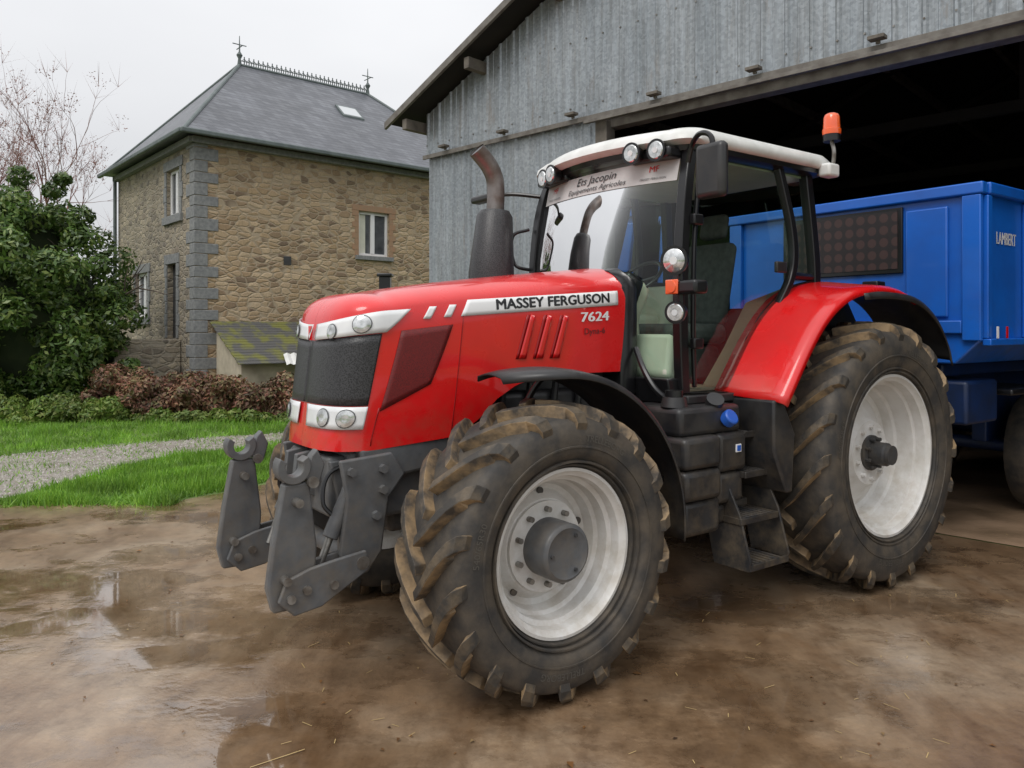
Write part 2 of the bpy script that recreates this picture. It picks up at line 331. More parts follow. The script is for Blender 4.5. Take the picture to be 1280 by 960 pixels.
def branches(name,root,height,spread,levels,parent,mt='bark',r0=.12,seedv=1,thin=.5,d0=(0,0,1)):
    random.seed(seedv); cu=bpy.data.curves.new(name,'CURVE'); cu.dimensions='3D'; cu.bevel_depth=1; cu.bevel_resolution=0; tips=[]
    def grow(p,d,l,r_,lv):
        pts=[p]; q=p.copy(); dd=d.copy()
        for k in range(5):
            dd=(dd+Vector((random.gauss(0,.12),random.gauss(0,.12),random.gauss(.03,.08)))).normalized(); q=q+dd*l/5; pts.append(q.copy())
        sp=cu.splines.new('POLY'); sp.points.add(5)
        for i,a in enumerate(pts): sp.points[i].co=(a.x,a.y,a.z,1); sp.points[i].radius=r_*(1-i*.13)
        if lv==0: tips.append(q); return
        for k in range(random.randint(3,4)):
            i=random.randint(2,5); nd=(dd+Vector((random.gauss(0,spread),random.gauss(0,spread),random.gauss(.1,.35)))).normalized()
            grow(pts[i],nd,l*random.uniform(.6,.8),r_*thin,lv-1)
    grow(Vector(root),Vector(d0).normalized(),height,r0,levels)
    o=bpy.data.objects.new(name,cu); S.collection.objects.link(o); cu.materials.append(M[mt]); o.parent=parent; return tips
t=empty('evergreen_tree')
branches('trunk_and_limbs',(-10.8,17.6,0),2.0,.6,3,t,r0=.16,seedv=3); random.seed(11)
cl=envelope((-10.9,17.4,2.3),(1.9,1.7,2.2),100,(.26,.52))+envelope((-11.3,17.6,3.7),(1.35,1.2,1.4),48,(.24,.42))+envelope((-9.6,17.2,1.4),(.95,1.0,1.2),34,(.26,.42))
cl+= [((-10.3,17.3,5.0),.26),((-10.1,17.3,5.25),.18),((-11.2,17.5,5.35),.28),((-9.7,17.3,4.4),.3),((-9.3,17.2,3.3),.3),((-9.1,17.2,2.7),.25)]
foliage('crown',cl,62000,.078,'leafg',t)
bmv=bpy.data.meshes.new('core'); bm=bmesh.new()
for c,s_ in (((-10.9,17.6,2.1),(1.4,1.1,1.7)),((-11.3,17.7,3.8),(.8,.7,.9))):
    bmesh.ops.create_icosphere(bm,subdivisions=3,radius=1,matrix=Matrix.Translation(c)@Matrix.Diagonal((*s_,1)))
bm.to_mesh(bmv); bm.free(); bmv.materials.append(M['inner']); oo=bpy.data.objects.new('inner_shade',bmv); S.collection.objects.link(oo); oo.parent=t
t=empty('bare_tree')
tips=[]
for q,(bx_,sd_,dd) in enumerate(((-14.6,5,(.05,0,1)),(-14.9,9,(.28,-.1,1)),(-15.1,14,(-.1,0,1)))):
    tips+=branches('trunk_and_limbs',(bx_,23,0),4.0,.40,4,t,mt='twigr',r0=.10,seedv=sd_,thin=.5,d0=dd)
random.seed(2)
tw=[]
for p in tips:
    for k in range(5):
        dv=Vector((random.gauss(0,.3),random.gauss(0,.3),random.uniform(.1,.8))); s0=Vector((.004,.003,0)); tw+=[p-s0,p+s0,p+dv]
npmesh('twigs',np.array([tuple(v) for v in tw]),3,'twigr',t)
foliage('buds',[((p.x,p.y,p.z+.2),.32) for p in tips[::2]],6000,.035,'twigr',t)
t=empty('hydrangea_hedge'); cl=[]
for k in range(100):
    u_=k/99; x=-8.7+u_*4.9; cl.append(((x+random.gauss(0,.1),16.2+random.gauss(0,.3),random.uniform(.15,.72+.22*math.sin(k*.35))),random.uniform(.2,.34)))
foliage('leaves',cl,38000,.060,'leafr',t)
t=empty('low_shrub'); cl=[((-10.6+random.random()*2.7,15.7+random.gauss(0,.25),random.uniform(.05,.35)),random.uniform(.16,.28)) for k in range(36)]
cl+=[((-8.6+random.random()*4.4,15.45+random.gauss(0,.12),random.uniform(.0,.15)),random.uniform(.1,.2)) for k in range(30)]
foliage('leaves',cl,20000,.06,'leafl',t)
t=empty('distant_hedge'); cl=[((-60+k*1.1,48+random.gauss(0,1),random.uniform(.4,2.2)),random.uniform(.9,1.5)) for k in range(55)]
foliage('leaves',cl,16000,.32,'leafg',t)
# ---------------------------------------------------------------- house
house=empty('stone_house',(-7.43,18,0),math.atan2(.661,.75))
def stonemat(name,c1,c2,c3,mort,sx=3.7,sz=8.2):
    m,nt,b=newmat(name); tc=N(nt,'ShaderNodeTexCoord'); sp=N(nt,'ShaderNodeSeparateXYZ'); nt.links.new(tc.outputs['Object'],sp.inputs[0])
    ad=N(nt,'ShaderNodeMath',operation='ADD'); nt.links.new(sp.outputs[0],ad.inputs[0]); nt.links.new(sp.outputs[1],ad.inputs[1])
    cb=N(nt,'ShaderNodeCombineXYZ'); nt.links.new(ad.outputs[0],cb.inputs[0]); nt.links.new(sp.outputs[2],cb.inputs[1])
    nz=noise_n(nt,2.0,3,.6,vec=cb.outputs[0]); sub=N(nt,'ShaderNodeVectorMath',operation='SUBTRACT'); nt.links.new(nz.outputs['Color'],sub.inputs[0]); sub.inputs[1].default_value=(.5,.5,.5)
    sc=N(nt,'ShaderNodeVectorMath',operation='SCALE'); nt.links.new(sub.outputs[0],sc.inputs[0]); sc.inputs['Scale'].default_value=.16
    av=N(nt,'ShaderNodeVectorMath',operation='ADD'); nt.links.new(cb.outputs[0],av.inputs[0]); nt.links.new(sc.outputs[0],av.inputs[1])
    mp=N(nt,'ShaderNodeMapping'); mp.inputs['Scale'].default_value=(sx,sz,1); nt.links.new(av.outputs[0],mp.inputs[0])
    v=N(nt,'ShaderNodeTexVoronoi'); v.inputs['Scale'].default_value=1; v.inputs['Randomness'].default_value=.72; nt.links.new(mp.outputs[0],v.inputs['Vector'])
    ve=N(nt,'ShaderNodeTexVoronoi',feature='DISTANCE_TO_EDGE'); ve.inputs['Scale'].default_value=1; ve.inputs['Randomness'].default_value=.72; nt.links.new(mp.outputs[0],ve.inputs['Vector'])
    s3=N(nt,'ShaderNodeSeparateColor'); nt.links.new(v.outputs['Color'],s3.inputs[0])
    r=ramp(nt,s3.outputs[0],[(.0,c2),(.3,c1),(.7,c3),(1,(c1[0]*.8,c1[1]*.78,c1[2]*.8))])
    big=noise_n(nt,.8,4); rb=ramp(nt,big.outputs[0],[(.3,(.76,.75,.74)),(.7,(1.12,1.1,1.07))])
    fine=noise_n(nt,25,4); rf=ramp(nt,fine.outputs[0],[(.3,(.80,.80,.80)),(.7,(1.17,1.17,1.17))])
    c=mix(nt,1,r.outputs[0],rb.outputs[0],'MULTIPLY'); c=mix(nt,1,c,rf.outputs[0],'MULTIPLY')
    re=ramp(nt,ve.outputs[0],[(.02,.85),(.10,0.)]); c=mix(nt,re.outputs[0],c,mort); nt.links.new(c,b.inputs['Base Color']); b.inputs['Roughness'].default_value=.9
    rh=ramp(nt,ve.outputs[0],[(.0,0.),(.16,1.)]); bump(nt,b,rh.outputs[0],.7,.025); return m
M['stone']=stonemat('rubble_stone',(.41,.295,.175),(.20,.145,.10),(.50,.39,.26),(.38,.31,.22))
M['stoneg']=stonemat('gray_stone',(.29,.25,.19),(.17,.15,.125),(.37,.32,.24),(.28,.25,.20))
M['granite']=mat('granite',(.25,.255,.25),(.17,.175,.18),14,.85,bmp=.4)
m,nt,b=newmat('slate'); tc=N(nt,'ShaderNodeTexCoord'); sp=N(nt,'ShaderNodeSeparateXYZ'); nt.links.new(tc.outputs['Object'],sp.inputs[0])
ad=N(nt,'ShaderNodeMath',operation='ADD'); nt.links.new(sp.outputs[0],ad.inputs[0]); nt.links.new(sp.outputs[1],ad.inputs[1]); cb=N(nt,'ShaderNodeCombineXYZ'); nt.links.new(ad.outputs[0],cb.inputs[0]); nt.links.new(sp.outputs[2],cb.inputs[1])
br=N(nt,'ShaderNodeTexBrick'); br.inputs['Scale'].default_value=1; br.inputs['Brick Width'].default_value=.22; br.inputs['Row Height'].default_value=.10; br.inputs['Mortar Size'].default_value=.006
br.inputs['Color1'].default_value=(.135,.142,.158,1); br.inputs['Color2'].default_value=(.078,.083,.097,1); br.inputs['Mortar'].default_value=(.04,.042,.048,1); nt.links.new(cb.outputs[0],br.inputs['Vector'])
nn=noise_n(nt,.9,5,.7); r=ramp(nt,nn.outputs[0],[(.3,(.75,.75,.75)),(.7,(1.25,1.25,1.25))]); c=mix(nt,1,br.outputs[0],r.outputs[0],'MULTIPLY'); nt.links.new(c,b.inputs['Base Color']); b.inputs['Roughness'].default_value=.45; bump(nt,b,br.outputs['Fac'],-.5,.01); M['slate']=m
M['zinc']=mat('zinc_gutter',(.12,.145,.14),(.08,.10,.10),5,.5)
M['wwin']=mat('window_white',(.78,.78,.78),None,1,.4)
M['brickor']=mat('brick_trim',(.38,.22,.13),(.32,.22,.14),12,.9)
def wallwithholes(name,axis,length,z0,z1,holes,mt,parent,depth=.3):
    A=sorted({0,length,*[h[0] for h in holes],*[h[1] for h in holes]}); Z=sorted({z0,z1,*[h[2] for h in holes],*[h[3] for h in holes]})
    vs=[];fs=[]
    def P_(a,z,d): return (a,d,z) if axis=='x' else (d,a,z)
    def q(*p): b0=len(vs); vs.extend(p); fs.append((b0,b0+1,b0+2,b0+3))
    for i in range(len(A)-1):
        for j in range(len(Z)-1):
            am=(A[i]+A[i+1])/2; zm=(Z[j]+Z[j+1])/2
            if any(h[0]<am<h[1] and h[2]<zm<h[3] for h in holes): continue
            q(P_(A[i],Z[j],0),P_(A[i+1],Z[j],0),P_(A[i+1],Z[j+1],0),P_(A[i],Z[j+1],0))
    for a0,a1,h0,h1 in holes:
        q(P_(a0,h0,0),P_(a1,h0,0),P_(a1,h0,depth),P_(a0,h0,depth)); q(P_(a0,h1,0),P_(a1,h1,0),P_(a1,h1,depth),P_(a0,h1,depth))
        q(P_(a0,h0,0),P_(a0,h1,0),P_(a0,h1,depth),P_(a0,h0,depth)); q(P_(a1,h0,0),P_(a1,h1,0),P_(a1,h1,depth),P_(a1,h0,depth))
    return mk(name,vs,fs,mt,parent)
HL,HD,HE=8.9,6.45,6.43
wallwithholes('front_wall','x',HL,0,HE,[(4.36,5.32,3.88,5.09)],'stone',house)
wallwithholes('side_wall','y',HD,0,HE,[(1.0,2.0,4.7,5.85),(1.25,1.95,1.65,3.5),(3.55,4.7,2.2,3.4)],'stoneg',house)
mk('back_walls',[(HL,0,0),(HL,HD,0),(HL,HD,HE),(HL,0,HE),(0,HD,0),(0,HD,HE)],[(0,1,2,3),(1,4,5,2)],'stoneg',house)
def win(pre,axis,a0,a1,z0,z1,d=.12,panes=2):
    def bx(n_,p0,p1,q0,q1,r0,r1,mt):
        if axis=='x': box(n_,p0,p1,r0,r1,q0,q1,mt,house,.004)
        else: box(n_,r0,r1,p0,p1,q0,q1,mt,house,.004)
    bx(pre+'_glass',a0,a1,z0,z1,d+.03,d+.04,'pane')
    f=.07
    bx(pre+'_frame_l',a0,a0+f,z0,z1,d-.03,d+.02,'wwin'); bx(pre+'_frame_r',a1-f,a1,z0,z1,d-.03,d+.02,'wwin')
    bx(pre+'_frame_t',a0+f,a1-f,z1-f,z1,d-.03,d+.02,'wwin'); bx(pre+'_frame_b',a0+f,a1-f,z0,z0+f,d-.03,d+.02,'wwin')
    mid=(a0+a1)/2; bx(pre+'_mullion',mid-.06,mid+.06,z0+f,z1-f,d-.04,d+.015,'wwin')
    bx(pre+'_curtain_l',a0+f+.02,mid-.2,z0+f,z1-f,d+.021,d+.028,'cream'); 
win('window','x',4.36,5.32,3.88,5.09)
box('window_sill',4.25,5.43,-.08,.1,3.76,3.875,'granite',house)
for k in range(8):
    zz=3.88+k*.152; wd=.2 if k%2 else .12
    box('window_brick_trim',5.325,5.325+wd,-.012,.1,zz,zz+.148,'brickor',house,.003); box('window_brick_trim',4.355-wd,4.355,-.012,.1,zz,zz+.148,'brickor',house,.003)
box('window_lintel',4.15,5.53,-.014,.1,5.1,5.25,'brickor',house,.003)
win('side_window','y',1.0,2.0,4.7,5.85); win('lower_window','y',3.55,4.7,2.2,3.4)
box('door',.13,.17,1.25,1.95,1.65,3.5,'grayd',house)
for (a0,a1,z0,z1) in((1.0,2.0,4.7,5.85),(3.55,4.7,2.2,3.4),(1.25,1.95,1.65,3.5)):
    box('surround_lintel',-.03,.1,a0-.2,a1+.2,z1+.003,z1+.24,'granite',house); 
    if z0>1.7: box('surround_sill',-.07,.1,a0-.2,a1+.2,z0-.2,z0-.003,'granite',house)
    n_=int((z1-z0)/.3)
    for k in range(n_):
        wd=.2 if k%2 else .13; hh=(z1-z0)/n_
        box('surround_block',-.03,.1,a0-wd,a0-.003,z0+k*hh,z0+(k+1)*hh-.01,'granite',house); box('surround_block',-.03,.1,a1+.003,a1+wd,z0+k*hh,z0+(k+1)*hh-.01,'granite',house)
k=0; z=0
while z<HE-.1:
    hh=random.uniform(.24,.32); la=.55 if k%2 else .3; lb=.3 if k%2 else .55
    prism('quoin',[(-.02,-.02),(la,-.02),(la,.05),(.05,.05),(.05,lb),(-.02,lb)],z,min(z+hh-.012,HE-.02),'granite',house,.012,axis='z'); z+=hh;k+=1
box('wall_vent',2.2,2.4,-.02,.02,3.5,3.72,'grayd',house)
o_=.38; ez=HE
rv=[(-o_,-o_,ez),(HL+o_,-o_,ez),(HL+o_,HD+o_,ez),(-o_,HD+o_,ez),(2.36,3.22,9.42),(6.55,3.22,9.42)]
mk('slate_roof',rv,[(0,1,5,4),(1,2,5),(2,3,4,5),(3,0,4),(0,3,2,1)],'slate',house)
for nm,(a,b_) in {'hip_1':(0,4),'hip_2':(1,5),'hip_3':(3,4),'ridge':(4,5)}.items(): cyl(nm,rv[a],rv[b_],.05,'zinc',house,seg=8)
box('gutter_front',-o_-.08,HL+o_,-o_-.11,-o_-.003,ez-.09,ez+.03,'zinc',house,.03); box('gutter_side',-o_-.11,-o_-.003,-o_,HD+o_,ez-.09,ez+.03,'zinc',house,.03)
box('cornice_front',-.1,HL,-.16,-.003,ez-.2,ez-.06,'granite',house); box('cornice_side',-.16,-.003,-.1,HD,ez-.2,ez-.06,'granite',house)
cyl('downpipe',(-.12,HD-.12,0),(-.12,HD-.12,ez-.05),.05,'zinc',house,seg=10)
sk=lambda y:6.43+(y+.38)/(3.6)*2.99
vs=[(x,y,sk(y)+.06) for x,y in((4.75,1.55),(5.45,1.55),(5.45,2.05),(4.75,2.05))]; mk('skylight',vs+[(a,b_,c-.09) for a,b_,c in vs],[(0,1,2,3),(4,5,6,7),(0,1,5,4),(1,2,6,5),(2,3,7,6),(3,0,4,7)],'zinc',house)
mk('skylight_glass',[(x,y,sk(y)+.065) for x,y in((4.81,1.6),(5.39,1.6),(5.39,2.0),(4.81,2.0))],[(0,1,2,3)],mat('skyglass',(.5,.52,.53),None,1,.1),house)
vs=[];fs=[]
def addbar(p,q,w_):
    p=Vector(p);q=Vector(q);b0=len(vs)
    for c in(p,q):
        for dx,dy in((-w_,-w_),(w_,-w_),(w_,w_),(-w_,w_)): vs.append((c.x+dx,c.y+dy,c.z))
    for i in range(4): fs.append((b0+i,b0+(i+1)%4,b0+4+(i+1)%4,b0+4+i))
x=2.5
while x<6.5:
    addbar((x,3.22,9.42),(x,3.22,9.68),.012); addbar((x-.07,3.22,9.56),(x,3.22,9.62),.01); addbar((x+.07,3.22,9.56),(x,3.22,9.62),.01); addbar((x+.07,3.22,9.46),(x+.07,3.22,9.56),.01); x+=.14
mk('ridge_cresting',vs,fs,'zinc',house); cyl('cresting_rail',(2.4,3.22,9.55),(6.5,3.22,9.55),.014,'zinc',house,seg=6)
for xx in(2.36,6.55):
    sweep('finial',[(xx,3.22,9.4),(xx,3.22,9.6),(xx,3.22,9.7),(xx,3.22,9.8),(xx,3.22,10.25)],[.07,.04,.09,.025,.01],'zinc',house,8)
    cyl('finial_cross',(xx-.2,3.22,10.0),(xx+.2,3.22,10.0),.015,'zinc',house,seg=6); cyl('finial_cross2',(xx,3.02,9.92),(xx,3.42,9.92),.015,'zinc',house,seg=6)
for k in range(7): box('stair',-1.5,-.02,2.1+k*.3,2.4+k*.3,0,1.6-k*.22,'granite',house,.015)
box('stair_landing',-1.5,-.02,.9,2.09,0,1.62,'stoneg',house,.02)
# lean-to
shed=empty('lean_to_shed',(-7.43,18,0),math.atan2(.661,.75))
M['render']=mat('old_render',(.55,.49,.37),(.38,.33,.25),3,.9,bmp=.3)
M['mossroof']=mat('mossy_roof',(.085,.083,.08),(.15,.15,.035),2.6,.8,bmp=.6,bscale=14,dist=.03,lo=.46,hi=.60,detail=5)
prism('shed_body',[(-.02,0),(-.02,1.93),(-1.5,1.12),(-1.5,0)],.5,4.0,'render',shed,.01,axis='x')
for k in range(16):
    t0=k/16; t1=(k+1)/16+.014; y0=-1.74*t0; y1=-1.74*t1; z0=2.06-.95*t0; z1=2.06-.95*t1
    prism('roof_course',[(y0,z0-.03),(y0,z0),(y1,z1+.014),(y1,z1-.008)],.34+.006*(k%3),4.1,'mossroof',shed,.003,axis='x')
mk('shed_edge_sheet',[(1.5+x,-1.50,1.29+.035*(i%2)) for i,x in enumerate(np.linspace(0,2.5,30))]+[(1.35+x,-2.0,1.06+.035*(i%2)) for i,x in enumerate(np.linspace(0,2.5,30))],[(i,i+1,i+31,i+30) for i in range(29)],'white',shed)
ch=empty('garden_wall_pillar'); 
box('post',-2.72,-2.38,15.3,15.64,0,2.55,'stoneg',ch,.01); box('cap',-2.8,-2.3,15.22,15.72,2.553,2.63,'granite',ch,.02)
box('lantern',-2.66,-2.44,15.36,15.58,2.633,2.92,'trim',ch,.01); box('lantern_top',-2.7,-2.4,15.32,15.62,2.923,2.99,'trim',ch,.02)
# ---------------------------------------------------------------- barn
barn=empty('metal_barn',(L0.x,L0.y,0),math.atan2(e.y,e.x))
m,nt,b=newmat('galvanised'); n1=noise_n(nt,1.0,5,.7,sc3=(1.6,1,.4)); vo=N(nt,'ShaderNodeTexVoronoi'); vo.inputs['Scale'].default_value=34; tc=N(nt,'ShaderNodeTexCoord'); nt.links.new(tc.outputs['Object'],vo.inputs['Vector']); sv=N(nt,'ShaderNodeSeparateColor'); nt.links.new(vo.outputs['Color'],sv.inputs[0]); n3=noise_n(nt,5,5,.7,sc3=(3,3,.12)); n8=noise_n(nt,3.2,5,.75,sc3=(2.2,2,.35))
r1=ramp(nt,n1.outputs[0],[(.3,(.25,.28,.305)),(.7,(.38,.41,.435))]); r2=ramp(nt,sv.outputs[0],[(.0,(.82,.82,.82)),(1.,(1.14,1.14,1.14))]); r3=ramp(nt,n3.outputs[0],[(.4,(1,1,1)),(.72,(.62,.59,.55))]); r8=ramp(nt,n8.outputs[0],[(.57,0.),(.74,.55)])
c=mix(nt,1,r1.outputs[0],r2.outputs[0],'MULTIPLY'); c=mix(nt,.85,c,r3.outputs[0],'MULTIPLY'); c=mix(nt,r8.outputs[0],c,(.23,.185,.145)); nt.links.new(c,b.inputs['Base Color']); b.inputs['Metallic'].default_value=.4; b.inputs['Roughness'].default_value=.42; M['galv']=m
M['bwood']=mat('old_wood',(.17,.15,.125),(.10,.088,.075),6,.85,bmp=.4)
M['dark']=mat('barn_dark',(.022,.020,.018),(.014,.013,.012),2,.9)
M['rust']=mat('weathered_steel',(.20,.185,.165),(.13,.115,.10),8,.6,metal=.3)
def rt(s): return 5.17+.435*s if s<7.2 else 5.17+.435*(14.4-s)
def corr(name,s0,s1,zlo,zhi,d,mt='galv'):
    vs=[];fs=[];s=s0;i=0; per=[(0,0),(.020,-.022),(.045,-.022),(.065,0),(.14,0),(.147,-.006),(.160,-.006),(.167,0)]
    S_=[]
    while s<s1:
        for a,dd in per:
            if s+a<s1: S_.append((s+a,dd))
        s+=.262
    S_.append((s1,0))
    for a,dd in S_:
        j=.006*math.sin(int(a/.95)*2.4); vs.append((a,d+dd+j,zlo(a))); vs.append((a,d+dd+j,zhi(a)))
    for i in range(len(S_)-1): fs.append((2*i,2*i+2,2*i+3,2*i+1))
    return mk(name,vs,fs,mt,barn)
corr('cladding_upper',0,14.4,lambda a:4.55+.012*(int(a/.95)%2),lambda a:rt(a)+.03,-.05)
corr('cladding_lower',0,3.30,lambda a:.0,lambda a:4.62,0)
corr('cladding_lower_right',12.1,14.4,lambda a:.0,lambda a:4.62,0)
vs=[];fs=[]
for r_ in range(5):
    for k in range(55):
        s=.03+k*.262; z=4.72+r_*.85
        if z<rt(s)-.1: addbar((s,-.078,z-.008),(s,-.078,z+.008),.009)
mk('fixing_screws',vs,fs,'steel',barn)
box('lintel_beam',3.3,12.2,.03,.2,4.40,4.60,'rust',barn); box('lintel_flashing',-.03,14.4,-.115,-.09,4.505,4.57,'rust',barn,.004)
box('door_track',3.2,12.2,-.17,-.116,4.46,4.50,'rust',barn,.004)
box('jamb_left',3.303,3.48,-.06,.12,0,4.49,'bwood',barn); box('jamb_right',12.0,12.1,-.06,.12,0,4.49,'bwood',barn)
for k in range(12): box('track_bracket',.45+k*1.24,.60+k*1.24,-.22,-.116,4.60,4.635,'bwood',barn,.004); box('hanger',.50+k*1.24,.54+k*1.24,-.14,-.116,4.572,4.599,'rust',barn,.003)
BD=16
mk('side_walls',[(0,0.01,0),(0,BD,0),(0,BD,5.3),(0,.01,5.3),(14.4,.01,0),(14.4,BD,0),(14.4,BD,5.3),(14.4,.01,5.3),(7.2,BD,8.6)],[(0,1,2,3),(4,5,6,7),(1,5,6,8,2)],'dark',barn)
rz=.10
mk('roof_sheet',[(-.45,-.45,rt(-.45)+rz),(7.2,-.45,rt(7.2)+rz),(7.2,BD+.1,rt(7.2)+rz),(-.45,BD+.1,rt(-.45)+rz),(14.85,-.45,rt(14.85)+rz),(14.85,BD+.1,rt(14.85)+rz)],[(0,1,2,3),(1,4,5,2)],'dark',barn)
def slopebeam(name,s0,s1,y0,y1,dz0,dz1,mt):
    vs=[(s,y,rt(s)+dz) for s in(s0,s1) for y in(y0,y1) for dz in(dz0,dz1)]
    return mk(name,vs,[(0,1,3,2),(4,6,7,5),(0,4,5,1),(2,3,7,6),(0,2,6,4),(1,5,7,3)],mt,barn,bev=.005)
slopebeam('verge_left',-.5,7.2,-.50,-.452,.04,.15,'rust'); slopebeam('verge_right',7.2,14.9,-.50,-.452,.04,.15,'rust')
for s in (-.1,1.3,2.75,4.2,5.6,7.0,8.5,10,11.5,13):
    box('purlin',s-.05,s+.05,-.42,BD,rt(s)-.19,rt(s)-.03,'bwood',barn)
for k in range(1,4): 
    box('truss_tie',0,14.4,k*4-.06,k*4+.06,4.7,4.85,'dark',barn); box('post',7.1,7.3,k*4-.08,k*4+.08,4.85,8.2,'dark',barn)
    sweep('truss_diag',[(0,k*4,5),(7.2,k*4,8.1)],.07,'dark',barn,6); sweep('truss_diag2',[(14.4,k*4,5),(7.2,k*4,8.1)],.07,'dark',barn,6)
# ---------------------------------------------------------------- TRACTOR
TR=empty('tractor',(-.406,4.816,0),math.atan2(.586,.81)); T=TR
def clamp(a,lo=0,hi=1): return max(lo,min(hi,a))
X0=-.60; W0=.43
def Wd(s): return W0+.055*clamp(s/1.4)
def zs(s):
    if s<0: th=(s+1)*pi/2; return 1.915+.07*math.sin(th)**1.5
    return 1.985+.165*clamp(s/1.66)**.85
def zt(x):
    s=x-X0
    return 2.085+.215*clamp(s/1.66)**.8 if s>0 else 2.085
def outl(s,off=0):
    if s<0:
        th=max((s+1)*pi/2,1e-4); ee=2/2.9
        return X0-(.26+off)*math.cos(th)**ee,(W0+off)*math.sin(th)**ee
    return X0+s,Wd(s)+off
def sp_(s,z,sg=-1,off=0):
    x,y=outl(s,off); dz=clamp((zs(s)-z)/.7)
    x-=.085*dz*clamp(1-s/.35 if s>0 else 1)
    wgt=clamp((s+.9)/.6)
    y-=.03*dz*dz*wgt
    zz=clamp((z-(zs(s)-.08))/.08,0,1.5)
    y-=.012*zz*zz*wgt
    return (x,sg*y,z)
def zb(s):
    x=X0+s
    if s<=0: return 1.235
    pts=[(-.6,1.235),(-.2,1.27),(-.05,1.35),(.08,1.47),(.22,1.55),(.5,1.60),(1.1,1.60)]
    for (a,za),(b_,zb_) in zip(pts,pts[1:]):
        if x<=b_: return za+(zb_-za)*(x-a)/(b_-a)
    return 1.6
ss=[-1+.025*k for k in range(41)]+[.04*k for k in range(1,42)]+[1.66]
nz_=16; nt_=9
vs=[];row=[]
for sg in(-1,1):
    for s in ss:
        r_=[]
        for j in range(nz_+1):
            z=zb(s)+(zs(s)-zb(s))*j/nz_; p=sp_(s,z,sg)
            if s>1.3: p=(p[0]+(s-1.3)/.36*.08*(1-(z-1.6)/.55),p[1],p[2])
            r_.append(len(vs)); vs.append(p)
        for j in range(1,nt_+1):
            v=j/nt_; v2=math.sin(v*pi/2); k=math.cos(v*pi/2)**(.62) if v<1 else 0
            bx_,by_,_=sp_(s,zs(s),sg); xc=X0 if s<0 else bx_
            x=xc+(bx_-xc)*k; y=by_*k; z=zs(s)+(zt(x)-zs(s))*(v2**1.25)
            r_.append(len(vs)); vs.append((x,y,z))
        row.append(r_)
fs=[];n=len(ss)
for q in range(2):
    for i in range(n-1):
        a,b_=row[q*n+i],row[q*n+i+1]
        for j in range(nz_+nt_): fs.append((a[j],b_[j],b_[j+1],a[j+1]))
o=mk('bonnet',vs,fs,'red',T,smooth=True)
bm=bmesh.new(); bm.from_mesh(o.data); bmesh.ops.remove_doubles(bm,verts=bm.verts,dist=.0008); bmesh.ops.recalc_face_normals(bm,faces=bm.faces); bm.to_mesh(o.data); bm.free()
def patch(name,c,off,mt,nu=14,nv=6,sgs=(-1,1),smooth=True):
    for sg in sgs:
        vs=[];fs=[]
        for i in range(nu+1):
            for j in range(nv+1):
                u=i/nu;v=j/nv
                s=(c[0][0]*(1-u)+c[1][0]*u)*(1-v)+(c[3][0]*(1-u)+c[2][0]*u)*v
                z=(c[0][1]*(1-u)+c[1][1]*u)*(1-v)+(c[3][1]*(1-u)+c[2][1]*u)*v
                vs.append(sp_(s,z,sg,off))
        for i in range(nu):
            for j in range(nv): k=i*(nv+1)+j; fs.append((k,k+nv+1,k+nv+2,k+1))
        o=mk(name,vs,fs,mt,T,smooth=True)
        md=o.modifiers.new('s','SOLIDIFY'); md.thickness=.004; md.offset=0
def dpatch(name,s0,z0,r_,off,mt,sgs=(-1,1)):
    for sg in sgs:
        p1=Vector(sp_(s0-.02,z0,sg));p2=Vector(sp_(s0+.02,z0,sg)); k=.04/(p2-p1).length
        vs=[sp_(s0,z0,sg,off)];fs=[]
        for q in range(1,4):
            for a in range(24): vs.append(sp_(s0+k*r_*q/3*math.cos(a*pi/12),z0+r_*q/3*math.sin(a*pi/12),sg,off+.006*(1-q*q/9)))
        for a in range(24):
            a2=(a+1)%24; fs.append((0,1+a,1+a2))
            for q in range(2): fs.append((1+q*24+a,1+q*24+24+a,1+q*24+24+a2,1+q*24+a2))
        mk(name,vs,fs,mt,T,smooth=True)
patch('grille',[(-1,1.475),(-.10,1.475),(-.05,1.855),(-1,1.815)],.005,'grille',50,8)
patch('headlamp_panel',[(-.975,1.818),(-.02,1.862),(.11,1.988),(-.965,1.905)],.012,'lampw',50,4)
for s_ in(-.72,-.30):
    zc=1.866 if s_<-.5 else 1.905
    dpatch('headlamp_bezel',s_,zc,.042 if s_<-.5 else .050,.019,'gray'); dpatch('headlamp',s_,zc,.037 if s_<-.5 else .045,.023,'refl')
patch('lower_lamp_panel',[(-.96,1.352),(-.12,1.352),(-.10,1.470),(-.97,1.470)],.012,'lampw',50,4)
for s_ in(-.70,-.36): dpatch('lower_lamp_bezel',s_,1.41,.050,.019,'gray'); dpatch('lower_lamp',s_,1.41,.045,.023,'refl')
patch('side_mesh',[(.0,1.44),(.25,1.575),(.37,1.905),(.065,1.87)],.003,'redin',10,10)
for k in range(2):
    a=.185+k*.125; patch('white_slash',[(a,1.935+k*.01),(a+.045,1.937+k*.01),(a+.085,2.005+k*.012),(a+.04,2.003+k*.012)],.004,'decal',4,4)
patch('white_stripe',[(.42,1.952),(1.60,2.035),(1.60,2.128),(.47,2.045)],.003,'decal',40,4)
def dtext(name,body,s0,z0,slope,size,mt,bold=0,sx=1,sh=0,off=.0075):
    tv,tf=textmesh(body,size,mt,bold,sh,sx)
    for sg in(-1,1):
        vs=[sp_(s0+x*(1 if sg<0 else -1),z0+y+slope*x*(1 if sg<0 else -1),sg,off) for x,y in tv]; mk(name,vs,tf,mt,T)
